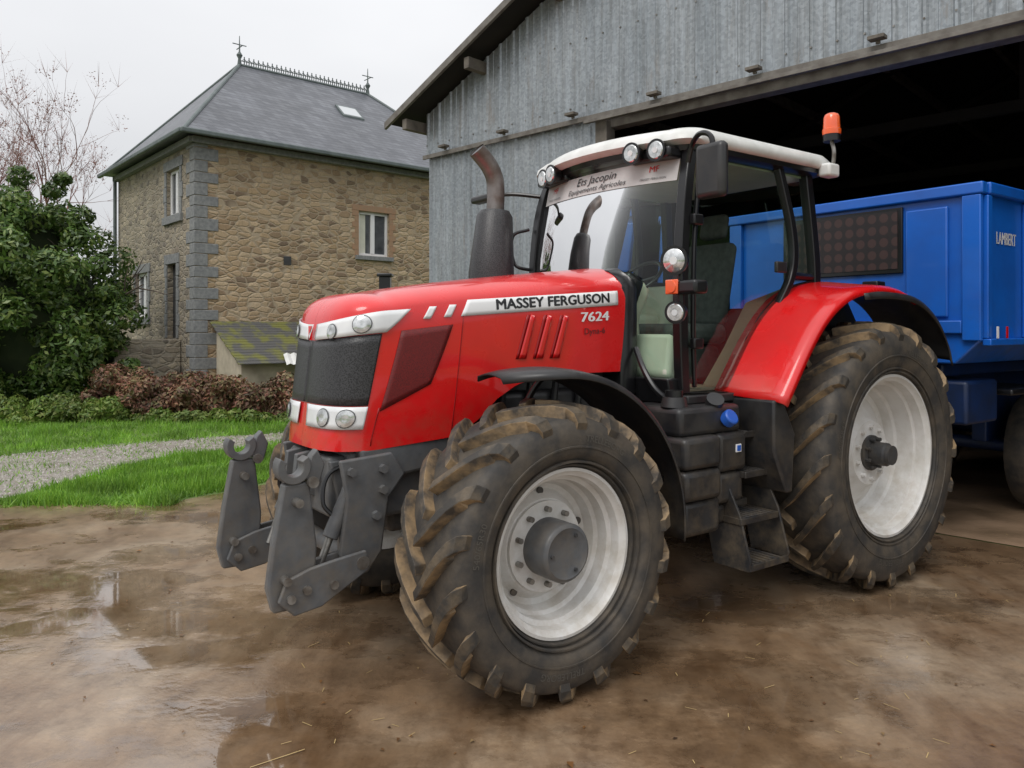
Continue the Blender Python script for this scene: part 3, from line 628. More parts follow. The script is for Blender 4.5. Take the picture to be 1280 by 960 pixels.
for dx_,dz_ in((0,0),(.0035,0),(-.0035,0),(.0018,.001),(-.0018,-.001),(0,.0022),(0,-.0022)): dtext('bonnet_lettering','MASSEY FERGUSON',1.09+dx_,2.048+dz_,.068,.084,'decalk',0,1.18,0,.0075+dx_*.1+dz_*.2)
for dx_ in(-.004,-.002,0,.002,.004): dtext('model_lettering','7624',1.40+dx_,1.955,.05,.085,'decal',0,1.4,0,.0075+dx_*.1)
dtext('small_lettering','Dyna-6',1.40,1.865,.05,.055,'decalk',0,1.1)
for k in range(3):
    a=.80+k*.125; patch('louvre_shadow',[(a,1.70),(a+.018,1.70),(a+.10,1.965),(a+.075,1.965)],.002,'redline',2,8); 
    patch('louvre',[(a+.018,1.70),(a+.07,1.70),(a+.135,1.955),(a+.10,1.965)],.008,'red',3,8)
patch('seam',[(.375,1.30),(.379,1.30),(.44,1.96),(.436,1.96)],.0015,'redline',2,10)
patch('seam_nose',[(-.03,1.26),(-.024,1.26),(.0,1.46),(-.006,1.46)],.0015,'redline',2,6)
mk('emblem',[(-.886,-.045,1.905),(-.886,.045,1.905),(-.896,0,1.825)],[(0,1,2)],'decal',T)
mk('emblem_in',[(-.890,-.028,1.895),(-.890,.028,1.895),(-.900,0,1.845)],[(0,1,2)],'redlens',T)
vs=[];fs=[]
sec=lambda x,w_,t_,b_:[(x,-w_,b_),(x,-w_,t_-.14),(x,-w_+.03,t_-.07),(x,-w_+.12,t_-.015),(x,0,t_),(x,w_-.12,t_-.015),(x,w_-.03,t_-.07),(x,w_,t_-.14),(x,w_,b_)]
for x,w_,t_,b_ in((1.04,.47,2.285,1.5),(1.10,.50,2.30,1.45),(1.20,.46,2.28,1.45)): vs+=sec(x,w_,t_,b_)
for i in range(2):
    for j in range(8): k=i*9+j; fs.append((k,k+1,k+10,k+9))
fs.append(tuple(range(18,27))); fs.append(tuple(range(9)))
mk('cowl',vs,fs,'trim',T,smooth=True,auto=50)
box('engine_block',-.55,1.15,-.30,.30,.75,1.62,'grayd',T,.03)
box('engine_side',.0,1.05,-.37,.37,1.0,1.5,'black',T,.04)
for k in range(5): cyl('hose',(.1+k*.2,-.38,1.05),(.15+k*.2,-.40,1.55),.022,'trim',T,seg=8)
prism('front_frame',[(-.80,1.235),(.05,1.30),(.25,1.0),(.05,.80),(-.35,.86),(-.75,.84),(-.84,1.0)],-.34,.34,'gray',T,.03)
prism('front_frame_wing',[(-.78,1.245),(-.1,1.30),(.1,1.20),(.0,1.12),(-.35,1.10),(-.72,1.06)],-.40,.40,'gray',T,.02)
box('transmission',1.0,3.3,-.28,.28,.55,1.25,'grayd',T,.05)
cyl('rear_axle',(3.0,-.95,.97),(3.0,.95,.97),.15,'grayd',T,seg=24); box('rear_axle_housing',2.7,3.35,-.45,.45,.65,1.35,'grayd',T,.06)
prism('front_axle',[(-.66,.62),(-.3,.56),(.3,.56),(.66,.62),(.66,.80),(.3,.88),(-.3,.88),(-.66,.80)],-.11,.11,'gray',T,.03,axis='x')
for sg in(-1,1):
    cyl('axle_knuckle',(0,sg*.60,.52),(0,sg*.60,1.0),.10,'gray',T,bev=.02); cyl('axle_hub',(0,sg*.58,.76),(0,sg*.88,.76),.17,'gray',T,bev=.02)
    cyl('steer_cylinder',(-.16,sg*.15,.72),(-.16,sg*.55,.72),.04,'steel',T,seg=14)
    cyl('tie_rod_end',(-.17,sg*.55,.72),(-.04,sg*.63,.74),.05,'gray',T,seg=14)
# wheels
def tyre(pre,cx,cy,R,hw,rr,N_,sg,lugh,kk,par,bd=.86):
    c=cy; Rb=R-lugh
    pr=[(rr-.01,-(bd-.06)*hw),(rr+.02,-bd*hw),(rr+.045,-(bd+.06)*hw),(rr+(Rb-rr)*.28,-.97*hw),(rr+(Rb-rr)*.42,-1.0*hw),(rr+(Rb-rr)*.62,-1.0*hw),(rr+(Rb-rr)*.85,-.95*hw),(Rb-.022,-.86*hw),(Rb-.006,-.6*hw),(Rb,0)]
    pr=pr+[(a,-b_) for a,b_ in pr[-2::-1]]
    revolve(pre+'_tyre',[(a,c+b_) for a,b_ in pr],cx,R-.012,'rubber',par,96,60)
    for q,yy in((.10,bd+.075),(.17,.935),(.44,1.0)): 
        r_=rr+(Rb-rr)*q; y=hw*yy; revolve(pre+'_bead_ring',[(r_-.008,c+sg*(y-.012)),(r_-.004,c+sg*(y+.005)),(r_+.004,c+sg*(y+.005)),(r_+.008,c+sg*(y-.008))],cx,R-.012,'rubber',par,96)
    vs=[];fs=[];mi=[]; cz=R-.012
    st=[(-.06,0),(.2,0),(.45,0),(.7,.002),(.88,.012),(.985,.038),(1.035,.085),(1.045,.16)]
    for side in(-1,1):
        for i in range(N_):
            a0=2*pi*i/N_+(pi/N_ if side>0 else 0)+random.uniform(-.004,.004)
            b0=len(vs)
            for j,(f,dr) in enumerate(st):
                y=side*(f*hw*.98-.002); al=a0-kk*max(f,0)
                rt_=R-.012*f*f-dr; rb_=Rb-.025-dr*.9-(.012 if f>.8 else 0)
                th=(.024+.017*max(f,0)); tb=th*1.3
                if j>=6: th*=.9; tb=th*1.2
                yb=y if j<5 else y-side*(.035 if j<7 else .03)
                if j==7: rt_=R-dr; rb_=R-dr-.01; y-=side*.018
                for (rad,t_,yy) in((rb_,-tb,yb),(rt_,-th,y),(rt_,th,y),(rb_,tb,yb)):
                    A=al+t_/R; vs.append((cx-rad*math.sin(A),c+yy,cz+rad*math.cos(A)))
            for j in range(len(st)-1):
                k=b0+j*4
                fs+=[(k,k+4,k+5,k+1),(k+1,k+5,k+6,k+2),(k+2,k+6,k+7,k+3)]; mi+=[1,0,1]
            fs.append((b0,b0+1,b0+2,b0+3)); mi.append(1); k=b0+(len(st)-1)*4; fs.append((k,k+3,k+2,k+1)); mi.append(0)
    o=mk(pre+'_tread',vs,fs,None,par,mats=['lug','lugedge'],mi=mi)
    md=o.modifiers.new('b','BEVEL'); md.width=.006; md.segments=2; md.limit_method='ANGLE'; md.angle_limit=math.radians(40)
M['sidetxt']=mat('sidewall_text',(.09,.083,.072),None,1,.55)
def tyretext(pre,cx,cz,y,r_,body,size,a0,sg,par):
    tv,tf=textmesh(body,size,'rubber',.0); vs=[]
    for x,v in tv:
        al=a0-(x/r_); rad=r_+v; vs.append((cx+rad*math.cos(al),y,cz+rad*math.sin(al)))
    mk(pre+'_sidewall_lettering',vs,tf,M['sidetxt'],par)
def bolts(name,cx,cz,y0,y1,rad,n,r_,mt,par):
    for k in range(n):
        a=2*pi*(k+.5)/n; p=(cx+rad*math.cos(a),y0,cz+rad*math.sin(a)); cyl(name,p,(p[0],y1,p[2]),r_,mt,par,seg=8)
def frontwheel(sg):
    cy=sg*(.95 if sg<0 else 1.0);R=.76;hw=.27;rr=.418; cz=R-.012
    tyre('front_wheel',0,cy,R,hw,rr,18,sg,.058,.42,T,.76)
    o_=cy+sg*(hw*.76)
    P_=[(rr+.012,0.015),(rr+.012,-.004),(rr-.004,-.006),(rr-.012,.01),(rr-.03,.022),(rr-.036,.05),(rr-.036,.075),(rr-.06,.085),(rr-.066,.15),(rr-.085,.165),(rr-.10,.225),(rr-.13,.237),(.265,.21),(.245,.18),(.20,.175),(.155,.175)]
    revolve('front_rim',[(a,o_-sg*d) for a,d in P_],0,cz,'rim',T,96,30)
    revolve('front_rim_inner',[(rr+.01,o_-sg*.41),(rr-.05,o_-sg*.39),(rr-.07,o_-sg*.2)],0,cz,'rim',T,64)
    revolve('front_hub_flange',[(.235,o_-sg*.176),(.235,o_-sg*.16),(.15,o_-sg*.158)],0,cz,'rim',T,64)
    revolve('front_hub',[(.150,o_-sg*.18),(.150,o_+sg*.0),(.142,o_+sg*.012),(.128,o_+sg*.018),(.122,o_+sg*.014),(.0,o_+sg*.016)],0,cz,'gray',T,64)
    bolts('front_wheel_nut',0,cz,o_-sg*.16,o_-sg*.125,.195,10,.015,'steel',T)
    bolts('front_hub_bolt',0,cz,o_+sg*.014,o_+sg*.026,.10,3,.010,'grayd',T)
    for k in range(5):
        a=2*pi*k/5+.3; cyl('rim_hole',(.278*math.cos(a),o_-sg*.223,cz+.278*math.sin(a)),(.278*math.cos(a),o_-sg*.212,cz+.278*math.sin(a)),.020,'grayd',T,seg=14)
def rearwheel(sg):
    cy=sg*.985;R=.975;hw=.30;rr=.575; cz=R-.012; cx=3.0
    tyre('rear_wheel',cx,cy,R,hw,rr,20,sg,.058,.37,T,.84)
    o_=cy+sg*(hw*.84)
    P_=[(rr+.014,.018),(rr+.014,-.004),(rr-.004,-.006),(rr-.014,.012),(rr-.034,.024),(rr-.04,.06),(rr-.04,.09),(rr-.065,.10),(rr-.075,.22),(rr-.095,.235),(rr-.11,.30),(rr-.15,.31),(.32,.24),(.26,.20),(.235,.16),(.0,.16)]
    revolve('rear_rim',[(a,o_-sg*d) for a,d in P_],cx,cz,'rim',T,96,30)
    revolve('rear_rim_inner',[(rr+.01,o_-sg*.5),(rr-.05,o_-sg*.46),(rr-.07,o_-sg*.25)],cx,cz,'rim',T,64)
    revolve('rear_hub',[(.13,o_-sg*.16),(.13,o_-sg*.14),(.085,o_-sg*.13),(.085,o_-sg*.03),(.07,o_-sg*.02),(.07,o_+sg*.01),(0,o_+sg*.012)],cx,cz,'grayd',T,48)
    bolts('rear_hub_bolt',cx,cz,o_-sg*.14,o_-sg*.10,.108,8,.013,'grayd',T)
    bolts('rear_wheel_nut',cx,cz,o_-sg*.165,o_-sg*.13,.19,10,.015,'rim',T)
for sg in(-1,1): frontwheel(sg); rearwheel(sg)
for a0 in(1.2,2.9,-1.7):
    tyretext('front',0,.748,-.95-.27*1.0-.0045,.585,'TRELLEBORG' if a0!=2.9 else '540/65R30',.048,a0,-1,T)
    tyretext('rear',3.0,.963,-.985-.30*1.0-.0045,.755,'TRELLEBORG' if a0!=2.9 else '650/65R42',.056,a0,-1,T)
def guard(sg):
    vs=[];fs=[];n=26
    prof=[(-.70,-.03),(-.73,.0),(-.85,.012),(-.95,.016),(-1.05,.012),(-1.15,0),(-1.175,-.035)]
    for i in range(n+1):
        a=math.radians(-6+i/n*112); r0=.905
        for y,dr in prof: 
            k=1 if i<n-4 else 1-.5*((i-n+4)/4)**2
            yy=-.72+(y+.72)*(k); vs.append((math.cos(a)*(r0+dr),-sg*yy,.76+math.sin(a)*(r0+dr)))
    m_=len(prof)
    for i in range(n):
        for j in range(m_-1): k=i*m_+j; fs.append((k,k+1,k+m_+1,k+m_))
    o=mk('front_mudguard',vs,fs,'black',T,smooth=True); md=o.modifiers.new('s','SOLIDIFY'); md.thickness=.008
    sweep('mudguard_bracket',smoothpts([(.1,sg*.5,1.15),(.15,sg*.62,1.45),(.2,sg*.75,1.62),(.22,sg*1.0,1.63)]),.018,'trim',T,8)
    sweep('mudguard_bracket_rear',smoothpts([(.3,sg*.5,1.1),(.7,sg*.66,1.15),(.86,sg*.8,1.05),(.88,sg*1.0,1.0)]),.018,'trim',T,8)
guard(-1); guard(1)
def hook(sg,cx,cz,y0,y1):
    pts=[];R1,R2=.085,.045
    for k in range(15): a=math.radians(-215+k*250/14); pts.append((cx+R1*math.cos(a),cz+R1*math.sin(a)))
    for k in range(14,-1,-1): a=math.radians(-215+k*250/14); pts.append((cx+R2*math.cos(a),cz+R2*math.sin(a)))
    n=len(pts)//2; vs=[(x,y0,z) for x,z in pts]+[(x,y1,z) for x,z in pts]; fs=[]; m_=len(pts)
    for i in range(n-1): j=m_-1-i; fs+=[(i,i+1,j-1,j),(i+m_,i+1+m_,j-1+m_,j+m_)]
    for i in range(m_): fs.append((i,(i+1)%m_,(i+1)%m_+m_,i+m_))
    mk('hook',vs,fs,'steel' if False else 'gray',T,bev=.005)
for sg in(-1,1):
    yc=sg*.43
    prism('linkage_bracket',[(-.90,1.20),(-.60,1.22),(-.52,1.10),(-.62,.98),(-.66,.70),(-.74,.60),(-.84,.60),(-.90,.72),(-.86,1.0)],yc-.03 if sg>0 else yc-.0,yc+.0 if sg>0 else yc+.03,'gray',T,.012)
    prism('linkage_bracket_in',[(-.90,1.18),(-.60,1.2),(-.62,.98),(-.66,.70),(-.84,.62),(-.86,1.0)],sg*.28-.02,sg*.28+.02,'gray',T,.01)
    for (bx_,bz_) in((-.84,1.14),(-.66,1.14),(-.80,.68),(-.66,1.03),(-.70,.9)): cyl('bracket_bolt',(bx_,sg*.42,bz_),(bx_,sg*.462,bz_),.024,'gray',T,seg=6)
    cyl('linkage_pin',(-.80,sg*.24,.68),(-.80,sg*.50,.68),.035,'steel',T,seg=16)
    for d in(-.065,.045):
        y0=yc+sg*.0+d; prism('lift_arm_plate',[(-.78,.74),(-.76,.64),(-1.02,.50),(-1.16,.48),(-1.24,.56),(-1.20,.66),(-1.08,.70),(-.95,.72)],y0,y0+.025,'gray',T,.008)
    prism('link_arm',[(-1.25,.50),(-1.13,.50),(-1.04,.60),(-1.03,.80),(-1.07,1.12),(-1.20,1.12),(-1.25,.85),(-1.28,.62)],yc-.028,yc+.032,'gray',T,.012)
    hook(sg,-1.15,1.20,yc-.040,yc+.043)
    prism('hook_latch',[(-1.10,1.14),(-1.02,1.10),(-.99,1.2),(-1.03,1.28),(-1.06,1.25)],yc-.03,yc+.03,'gray',T,.008)
    cyl('hook_pivot',(-1.06,yc-.06,1.12),(-1.06,yc+.06,1.12),.028,'steel',T,seg=12)
    for (bx_,bz_) in((-1.18,.57),(-1.10,.60),(-1.20,.66),(-1.14,1.03),(-.96,.60)): cyl('link_bolt',(bx_,yc-.085,bz_),(bx_,yc+.085,bz_),.022,'steel',T,seg=10)
    cyl('lift_cylinder',(-.78,sg*.36,1.10),(-.93,sg*.37,.80),.042,'gray',T,seg=18,bev=.006); cyl('lift_rod',(-.93,sg*.37,.80),(-1.0,sg*.37,.62),.020,'steel',T,seg=12)
    sweep('hydraulic_hose',smoothpts([(-.72,sg*.33,1.18),(-.90,sg*.30,1.12),(-.95,sg*.33,.98),(-.90,sg*.36,.90)]),.012,'trim',T,8)
box('linkage_cross',-.90,-.70,-.28,.28,.88,1.20,'gray',T,.02); cyl('linkage_shaft',(-.80,-.42,.68),(-.80,.42,.68),.05,'gray',T)
prism('top_link_bracket',[(-1.02,1.02),(-.88,.95),(-.88,1.22),(-1.0,1.2)],-.09,-.05,'gray',T); prism('top_link_bracket',[(-1.02,1.02),(-.88,.95),(-.88,1.22),(-1.0,1.2)],.05,.09,'gray',T)
cyl('coupling',(-.92,.16,1.05),(-.96,.16,1.05),.03,'steel',T); cyl('coupling',(-.92,-.17,1.08),(-.96,-.17,1.08),.022,'grayd',T)
sweep('front_hose',smoothpts([(-.3,-.36,.98),(-.45,-.5,.86),(-.35,-.55,.74),(-.1,-.5,.7)]),.02,'trim',T,8)
cyl('filter',(-.32,-.36,.62),(-.32,-.36,.84),.06,'grayd',T); box('air_tank',.2,.9,-.42,-.30,.62,.86,'grayd',T,.04)
# ---- cab
def pill(name,pts,w_,d_,mt='trim'):
    pts=[Vector(p) for p in smoothpts(pts,5)]; vs=[];fs=[]
    for p in pts:
        for dx,dy in((-w_,-d_),(w_,-d_),(w_,d_),(-w_,d_)): vs.append((p.x+dx,p.y+dy,p.z))
    for i in range(len(pts)-1):
        for k in range(4): fs.append((i*4+k,i*4+(k+1)%4,i*4+4+(k+1)%4,i*4+4+k))
    fs+=[(0,1,2,3),tuple(range(len(vs)-4,len(vs)))]
    return mk(name,vs,fs,mt,T,bev=.008)
YC=.76
for sg in(-1,1):
    pill('a_pillar',[(1.31,sg*YC,1.46),(1.28,sg*(YC+.01),1.9),(1.29,sg*(YC+.01),2.4),(1.34,sg*YC,2.8),(1.42,sg*(YC-.03),3.08)],.038,.035)
    pill('door_frame_front',[(1.39,sg*(YC+.03),1.50),(1.365,sg*(YC+.04),1.9),(1.375,sg*(YC+.04),2.4),(1.43,sg*(YC+.025),2.8),(1.50,sg*(YC),3.06)],.014,.014)
    pill('c_pillar',[(1.80,sg*(YC+.03),1.47),(2.02,sg*(YC+.035),1.72),(2.28,sg*(YC+.035),2.05),(2.45,sg*(YC+.03),2.30),(2.46,sg*(YC+.02),2.6),(2.36,sg*(YC-.02),3.05)],.032,.028)
    pill('d_pillar',[(2.80,sg*(YC-.02),2.0),(2.80,sg*(YC-.02),2.4),(2.74,sg*(YC-.05),3.05)],.04,.035)
    pill('door_sill',[(1.31,sg*(YC+.01),1.47),(1.55,sg*(YC+.02),1.46),(1.82,sg*(YC+.02),1.46)],.03,.035)
    sweep('quarter_sill',[(2.45,sg*YC,2.27),(2.82,sg*(YC-.02),2.27)],.03,'trim',T,8)
    y=sg*(YC+.035)
    dg=[(1.34,1.5),(1.32,1.9),(1.33,2.4),(1.38,2.8),(1.46,3.05),(2.36,3.05),(2.44,2.6),(2.44,2.3),(2.28,2.06),(2.02,1.73),(1.8,1.49)]
    mk('door_glass',[(a,y-sg*(.06*clamp((b_-2.4)/.65)),b_) for a,b_ in dg],[tuple(range(len(dg)))],'glass',T)
    mk('quarter_glass',[(2.46,sg*YC,2.29),(2.80,sg*(YC-.02),2.29),(2.74,sg*(YC-.05),3.05),(2.38,sg*(YC-.03),3.05)],[(0,1,2,3)],'glass',T)
vs=[];fs=[];nu=24;nv=10
def wsx(y,z): 
    t_=(z-1.5)/1.55
    return 1.30-.14*(1-(y/YC)**2)+(.12*clamp((z-2.3)/.75)**1.5)-.02*clamp(1-abs(t_-.4))
for i in range(nu+1):
    for j in range(nv+1):
        y=-YC+.03+(2*YC-.06)*i/nu; z=1.5+1.56*j/nv; vs.append((wsx(y,z),y,z))
for i in range(nu):
    for j in range(nv): k=i*(nv+1)+j; fs.append((k,k+nv+1,k+nv+2,k+1))
mk('windscreen',vs,fs,'glass',T,smooth=True)
vs=[];fs=[]
for i in range(nu+1):
    for j in range(6):
        y=-YC+.07+(2*YC-.14)*i/nu; z=2.855+.15*j/5; vs.append((wsx(y,z)-.006,y,z))
for i in range(nu):
    for j in range(5): k=i*6+j; fs.append((k,k+6,k+7,k+1))
M['banner']=mat('banner',(.60,.58,.57),(.48,.46,.45),4,.5)
mk('windscreen_banner',vs,fs,'banner',T,smooth=True)
for body,sz,z0 in(('Ets Jacopin',.080,2.957),('Equipements Agricoles',.055,2.892)):
    tv,tf=textmesh(body,sz,'decalk',.0,.2,1.2); mk('banner_lettering',[(wsx(-x,z0+y)-.012,-x,z0+y) for x,y in tv],tf,'decalk',T)
for yo in(.52,-.52):
    tv,tf=textmesh('MF',.06,'redlens'); mk('banner_small',[(wsx(-x+yo,2.95+y)-.012,-x+yo,2.95+y) for x,y in tv],tf,'redlens',T)
    tv,tf=textmesh('MASSEY FERGUSON',.022,'decalk'); mk('banner_small',[(wsx(-x+yo,2.885+y)-.012,-x+yo,2.885+y) for x,y in tv],tf,'decalk',T)
mk('rear_glass',[(2.84,-.7,2.0),(2.84,.7,2.0),(2.78,.7,3.05),(2.78,-.7,3.05)],[(0,1,2,3)],'glass',T)
def roofout(x0,x1,w_,bul,r_=.16,n=8):
    P_=[]
    for k in range(n+1): a=-pi/2-k*(pi/2)/n; P_.append((x0+r_+r_*math.cos(a),-w_+r_+r_*math.sin(a)))
    for k in range(1,12): y=-w_+r_+(2*w_-2*r_)*k/12; P_.append((x0-bul*(1-((y)/(w_-r_))**2),y))
    for k in range(n+1): a=pi-k*(pi/2)/n; P_.append((x0+r_+r_*math.cos(a),w_-r_+r_*math.sin(a)))
    for k in range(n+1): a=pi/2-k*(pi/2)/n; P_.append((x1-r_*.7+r_*.7*math.cos(a),w_-r_*.7+r_*.7*math.sin(a)))
    for k in range(n+1): a=-k*(pi/2)/n; P_.append((x1-r_*.7+r_*.7*math.cos(a),-w_+r_*.7+r_*.7*math.sin(a)))
    return P_
def slab(name,layers,mt):
    vs=[];fs=[]
    for (x0,x1,w_,bul,z) in layers: pl=roofout(x0,x1,w_,bul); n_=len(pl); vs+=[(a,b_,z) for a,b_ in pl]
    L_=len(layers)
    for i in range(L_-1):
        for k in range(n_): fs.append((i*n_+k,i*n_+(k+1)%n_,(i+1)*n_+(k+1)%n_,(i+1)*n_+k))
    fs+=[tuple(range(n_)),tuple(range((L_-1)*n_,L_*n_))]
    mk(name,vs,fs,mt,T,smooth=True,auto=50)
slab('roof_liner',[(1.40,2.86,.76,.14,3.035),(1.34,2.90,.80,.14,3.05),(1.33,2.90,.80,.14,3.085)],'trim')
slab('cab_roof',[(1.31,2.92,.815,.14,3.086),(1.27,2.95,.835,.15,3.11),(1.28,2.95,.83,.15,3.15),(1.33,2.93,.79,.15,3.195),(1.42,2.88,.70,.14,3.225),(1.6,2.75,.52,.1,3.24)],'white')
slab('headliner',[(1.5,2.8,.70,.05,3.02),(1.5,2.8,.70,.05,3.034)],'cream')
def lamp(name,p,d,r_,mt='refl',body='trim',dep=.07):
    p=Vector(p); d=Vector(d).normalized(); cyl(name+'_housing',p-d*dep,p,r_*.75,body,T,r1=r_*1.05,seg=24); cyl(name+'_bezel',p,p+d*.012,r_*1.12,body,T,seg=28); cyl(name,p+d*.010,p+d*.018,r_*.92,mt,T,r1=r_*.8,seg=24); cyl(name+'_bulb',p+d*.018,p+d*.021,r_*.30,'lampw',T,seg=16)
for sg in(-1,1):
    for y in(.60,.43): 
        xx=1.30-.15*(1-(y/.67)**2)-.03; lamp('roof_lamp',(xx,sg*y,3.055),(-1,sg*.12,-.05),.066,'refl','trim')
box('roof_lamp_pod_near',1.25,1.45,-.70,-.34,3.0,3.075,'trim',T,.02); box('roof_lamp_pod_far',1.25,1.45,.34,.70,3.0,3.075,'trim',T,.02)
for sg in(-1,1):
    sweep('lamp_stalk',smoothpts([(1.28,sg*.78,2.15),(1.2,sg*.86,2.15),(1.12,sg*.92,2.15)]),.022,'trim',T,10)
    sweep('lamp_stalk_v',[(1.12,sg*.92,1.98),(1.11,sg*.92,2.30)],.020,'trim',T,10)
    lamp('pillar_lamp',(1.05,sg*.93,2.295),(-1,sg*.25,-.05),.082); lamp('pillar_lamp_low',(1.06,sg*.93,1.98),(-1,sg*.3,-.1),.062)
    box('indicator_body',1.04,1.16,min(sg*.88,sg*1.10),max(sg*.88,sg*1.10),2.09,2.175,'trim',T,.02); cyl('indicator',(1.04,sg*.925,2.135),(1.02,sg*.925,2.135),.042,'orange',T,r1=.035)
    box('indicator_lens',1.028,1.042,min(sg*.87,sg*.97),max(sg*.87,sg*.97),2.09,2.18,'orange',T,.008)
def mirror(sg):
    box('mirror',1.22,1.30,min(sg*.93,sg*1.15),max(sg*.93,sg*1.15),2.68,3.02,'black',T,.035)
    mk('mirror_glass',[(1.302,sg*.955,2.71),(1.302,sg*1.125,2.71),(1.302,sg*1.125,2.99),(1.302,sg*.955,2.99)],[(0,1,2,3)],'steel',T)
    sweep('mirror_arm',smoothpts([(1.36,sg*.76,2.95),(1.32,sg*.84,3.07),(1.27,sg*.95,3.10),(1.26,sg*1.04,3.05),(1.26,sg*1.04,2.9)]),.017,'trim',T,8)
mirror(-1)
sweep('far_mirror_arm',smoothpts([(1.35,.78,2.95),(1.2,.95,2.98),(1.1,1.12,2.98)]),.017,'trim',T,8); box('far_mirror',1.02,1.12,1.02,1.32,2.93,2.99,'black',T,.02)
sweep('handrail_far',smoothpts([(1.28,.80,2.35),(1.15,.86,2.40),(1.13,.86,2.62),(1.25,.80,2.68)]),.014,'trim',T,8)
box('door_handle',2.22,2.34,-.83,-.80,2.28,2.36,'black',T,.01)
for z in(1.75,2.55): box('hinge',1.33,1.42,-.845,-.80,z,z+.07,'trim',T,.01)
sweep('beacon_bracket',smoothpts([(2.78,-.78,3.05),(2.84,-.86,3.08),(2.85,-.88,3.2),(2.85,-.86,3.30)]),.015,'steel',T,8)
box('beacon_plate',2.76,2.9,-.90,-.80,3.02,3.12,'white',T,.02)
cyl('beacon_base',(2.85,-.86,3.29),(2.85,-.86,3.34),.062,'trim',T); sweep('beacon',[(2.85,-.86,3.34),(2.85,-.86,3.36),(2.85,-.86,3.38),(2.85,-.86,3.385),(2.85,-.86,3.47),(2.85,-.86,3.49),(2.85,-.86,3.50)],[.066,.068,.068,.062,.058,.05,.035],'orange',T,24)
prism('cab_floor',[(1.22,1.36),(2.9,1.36),(2.9,1.46),(1.22,1.46)],-.74,.74,'black',T,.01)
prism('cab_front_lower',[(1.20,1.40),(1.34,1.40),(1.34,1.56),(1.17,1.56)],-.76,.76,'trim',T,.01)
box('cab_underside',1.25,2.6,-.6,.6,1.1,1.36,'grayd',T,.03)
mk('rear_bulkhead',[(2.82,-.72,1.46),(2.82,.72,1.46),(2.82,.72,2.05),(2.82,-.72,2.05)],[(0,1,2,3)],'black',T)
for sg in(-1,1):
    prism('inner_arch',[(1.85,1.465),(2.1,1.75),(2.35,2.08),(2.8,2.2),(2.8,1.465)],min(sg*.45,sg*.72),max(sg*.45,sg*.72),'beige',T,.02)
box('seat_base',1.95,2.35,-.22,.22,1.47,1.75,'seat',T,.04); box('seat_cushion',1.85,2.40,-.27,.27,1.76,1.92,'seat',T,.06)
prism('seat_back',[(2.30,1.9),(2.42,1.9),(2.56,2.55),(2.46,2.58)],-.25,.25,'seat',T,.05); prism('headrest',[(2.49,2.62),(2.57,2.60),(2.61,2.80),(2.53,2.82)],-.13,.13,'seat',T,.04)
prism('passenger_seat',[(1.95,1.47),(2.35,1.47),(2.42,2.2),(2.28,2.25),(2.22,1.85),(1.95,1.85)],.26,.66,'cream',T,.05)
# moulded cream steering console and front trim
prism('steering_console',[(1.30,1.47),(1.62,1.47),(1.56,1.75),(1.54,1.95),(1.66,2.16),(1.58,2.24),(1.42,2.22),(1.34,2.0)],-.17,.17,'cream',T,.05)
prism('dash',[(1.30,2.0),(1.42,2.0),(1.52,2.22),(1.36,2.30)],-.24,.24,'trim',T,.04)
prism('kick_panel',[(1.24,1.57),(1.42,1.47),(1.40,1.78),(1.30,1.86)],-.69,-.22,'cream',T,.04)
vs=[];fs=[]
for k in range(32):
    a=2*pi*k/32
    for j in range(8):
        b_=2*pi*j/8; rr_=.19+.014*math.cos(b_); q=Vector((0,rr_*math.cos(a),rr_*math.sin(a)))+Vector((.014*math.sin(b_),0,0)); q.rotate(Matrix.Rotation(math.radians(48),3,'Y')); vs.append(q+Vector((1.68,0,2.26)))
for k in range(32):
    for j in range(8): fs.append((k*8+j,((k+1)%32)*8+j,((k+1)%32)*8+(j+1)%8,k*8+(j+1)%8))
mk('steering_wheel',vs,fs,'trim',T,smooth=True)
sweep('steering_spoke',[(1.68,-.18,2.26),(1.65,0,2.22),(1.68,.18,2.26)],.014,'trim',T,8)
box('console',1.75,2.35,.32,.55,1.47,2.0,'cream',T,.05); box('terminal',1.62,1.68,.38,.62,2.15,2.38,'trim',T,.015)
box('floor_mat',1.43,1.9,-.7,.7,1.462,1.475,'beige',T,.003)
def lerp_prof(): return [(1.72,1.42),(1.84,1.58),(1.98,1.76),(2.14,1.93),(2.32,2.06),(2.52,2.145),(2.76,2.19),(3.0,2.20),(3.22,2.175),(3.40,2.12)]
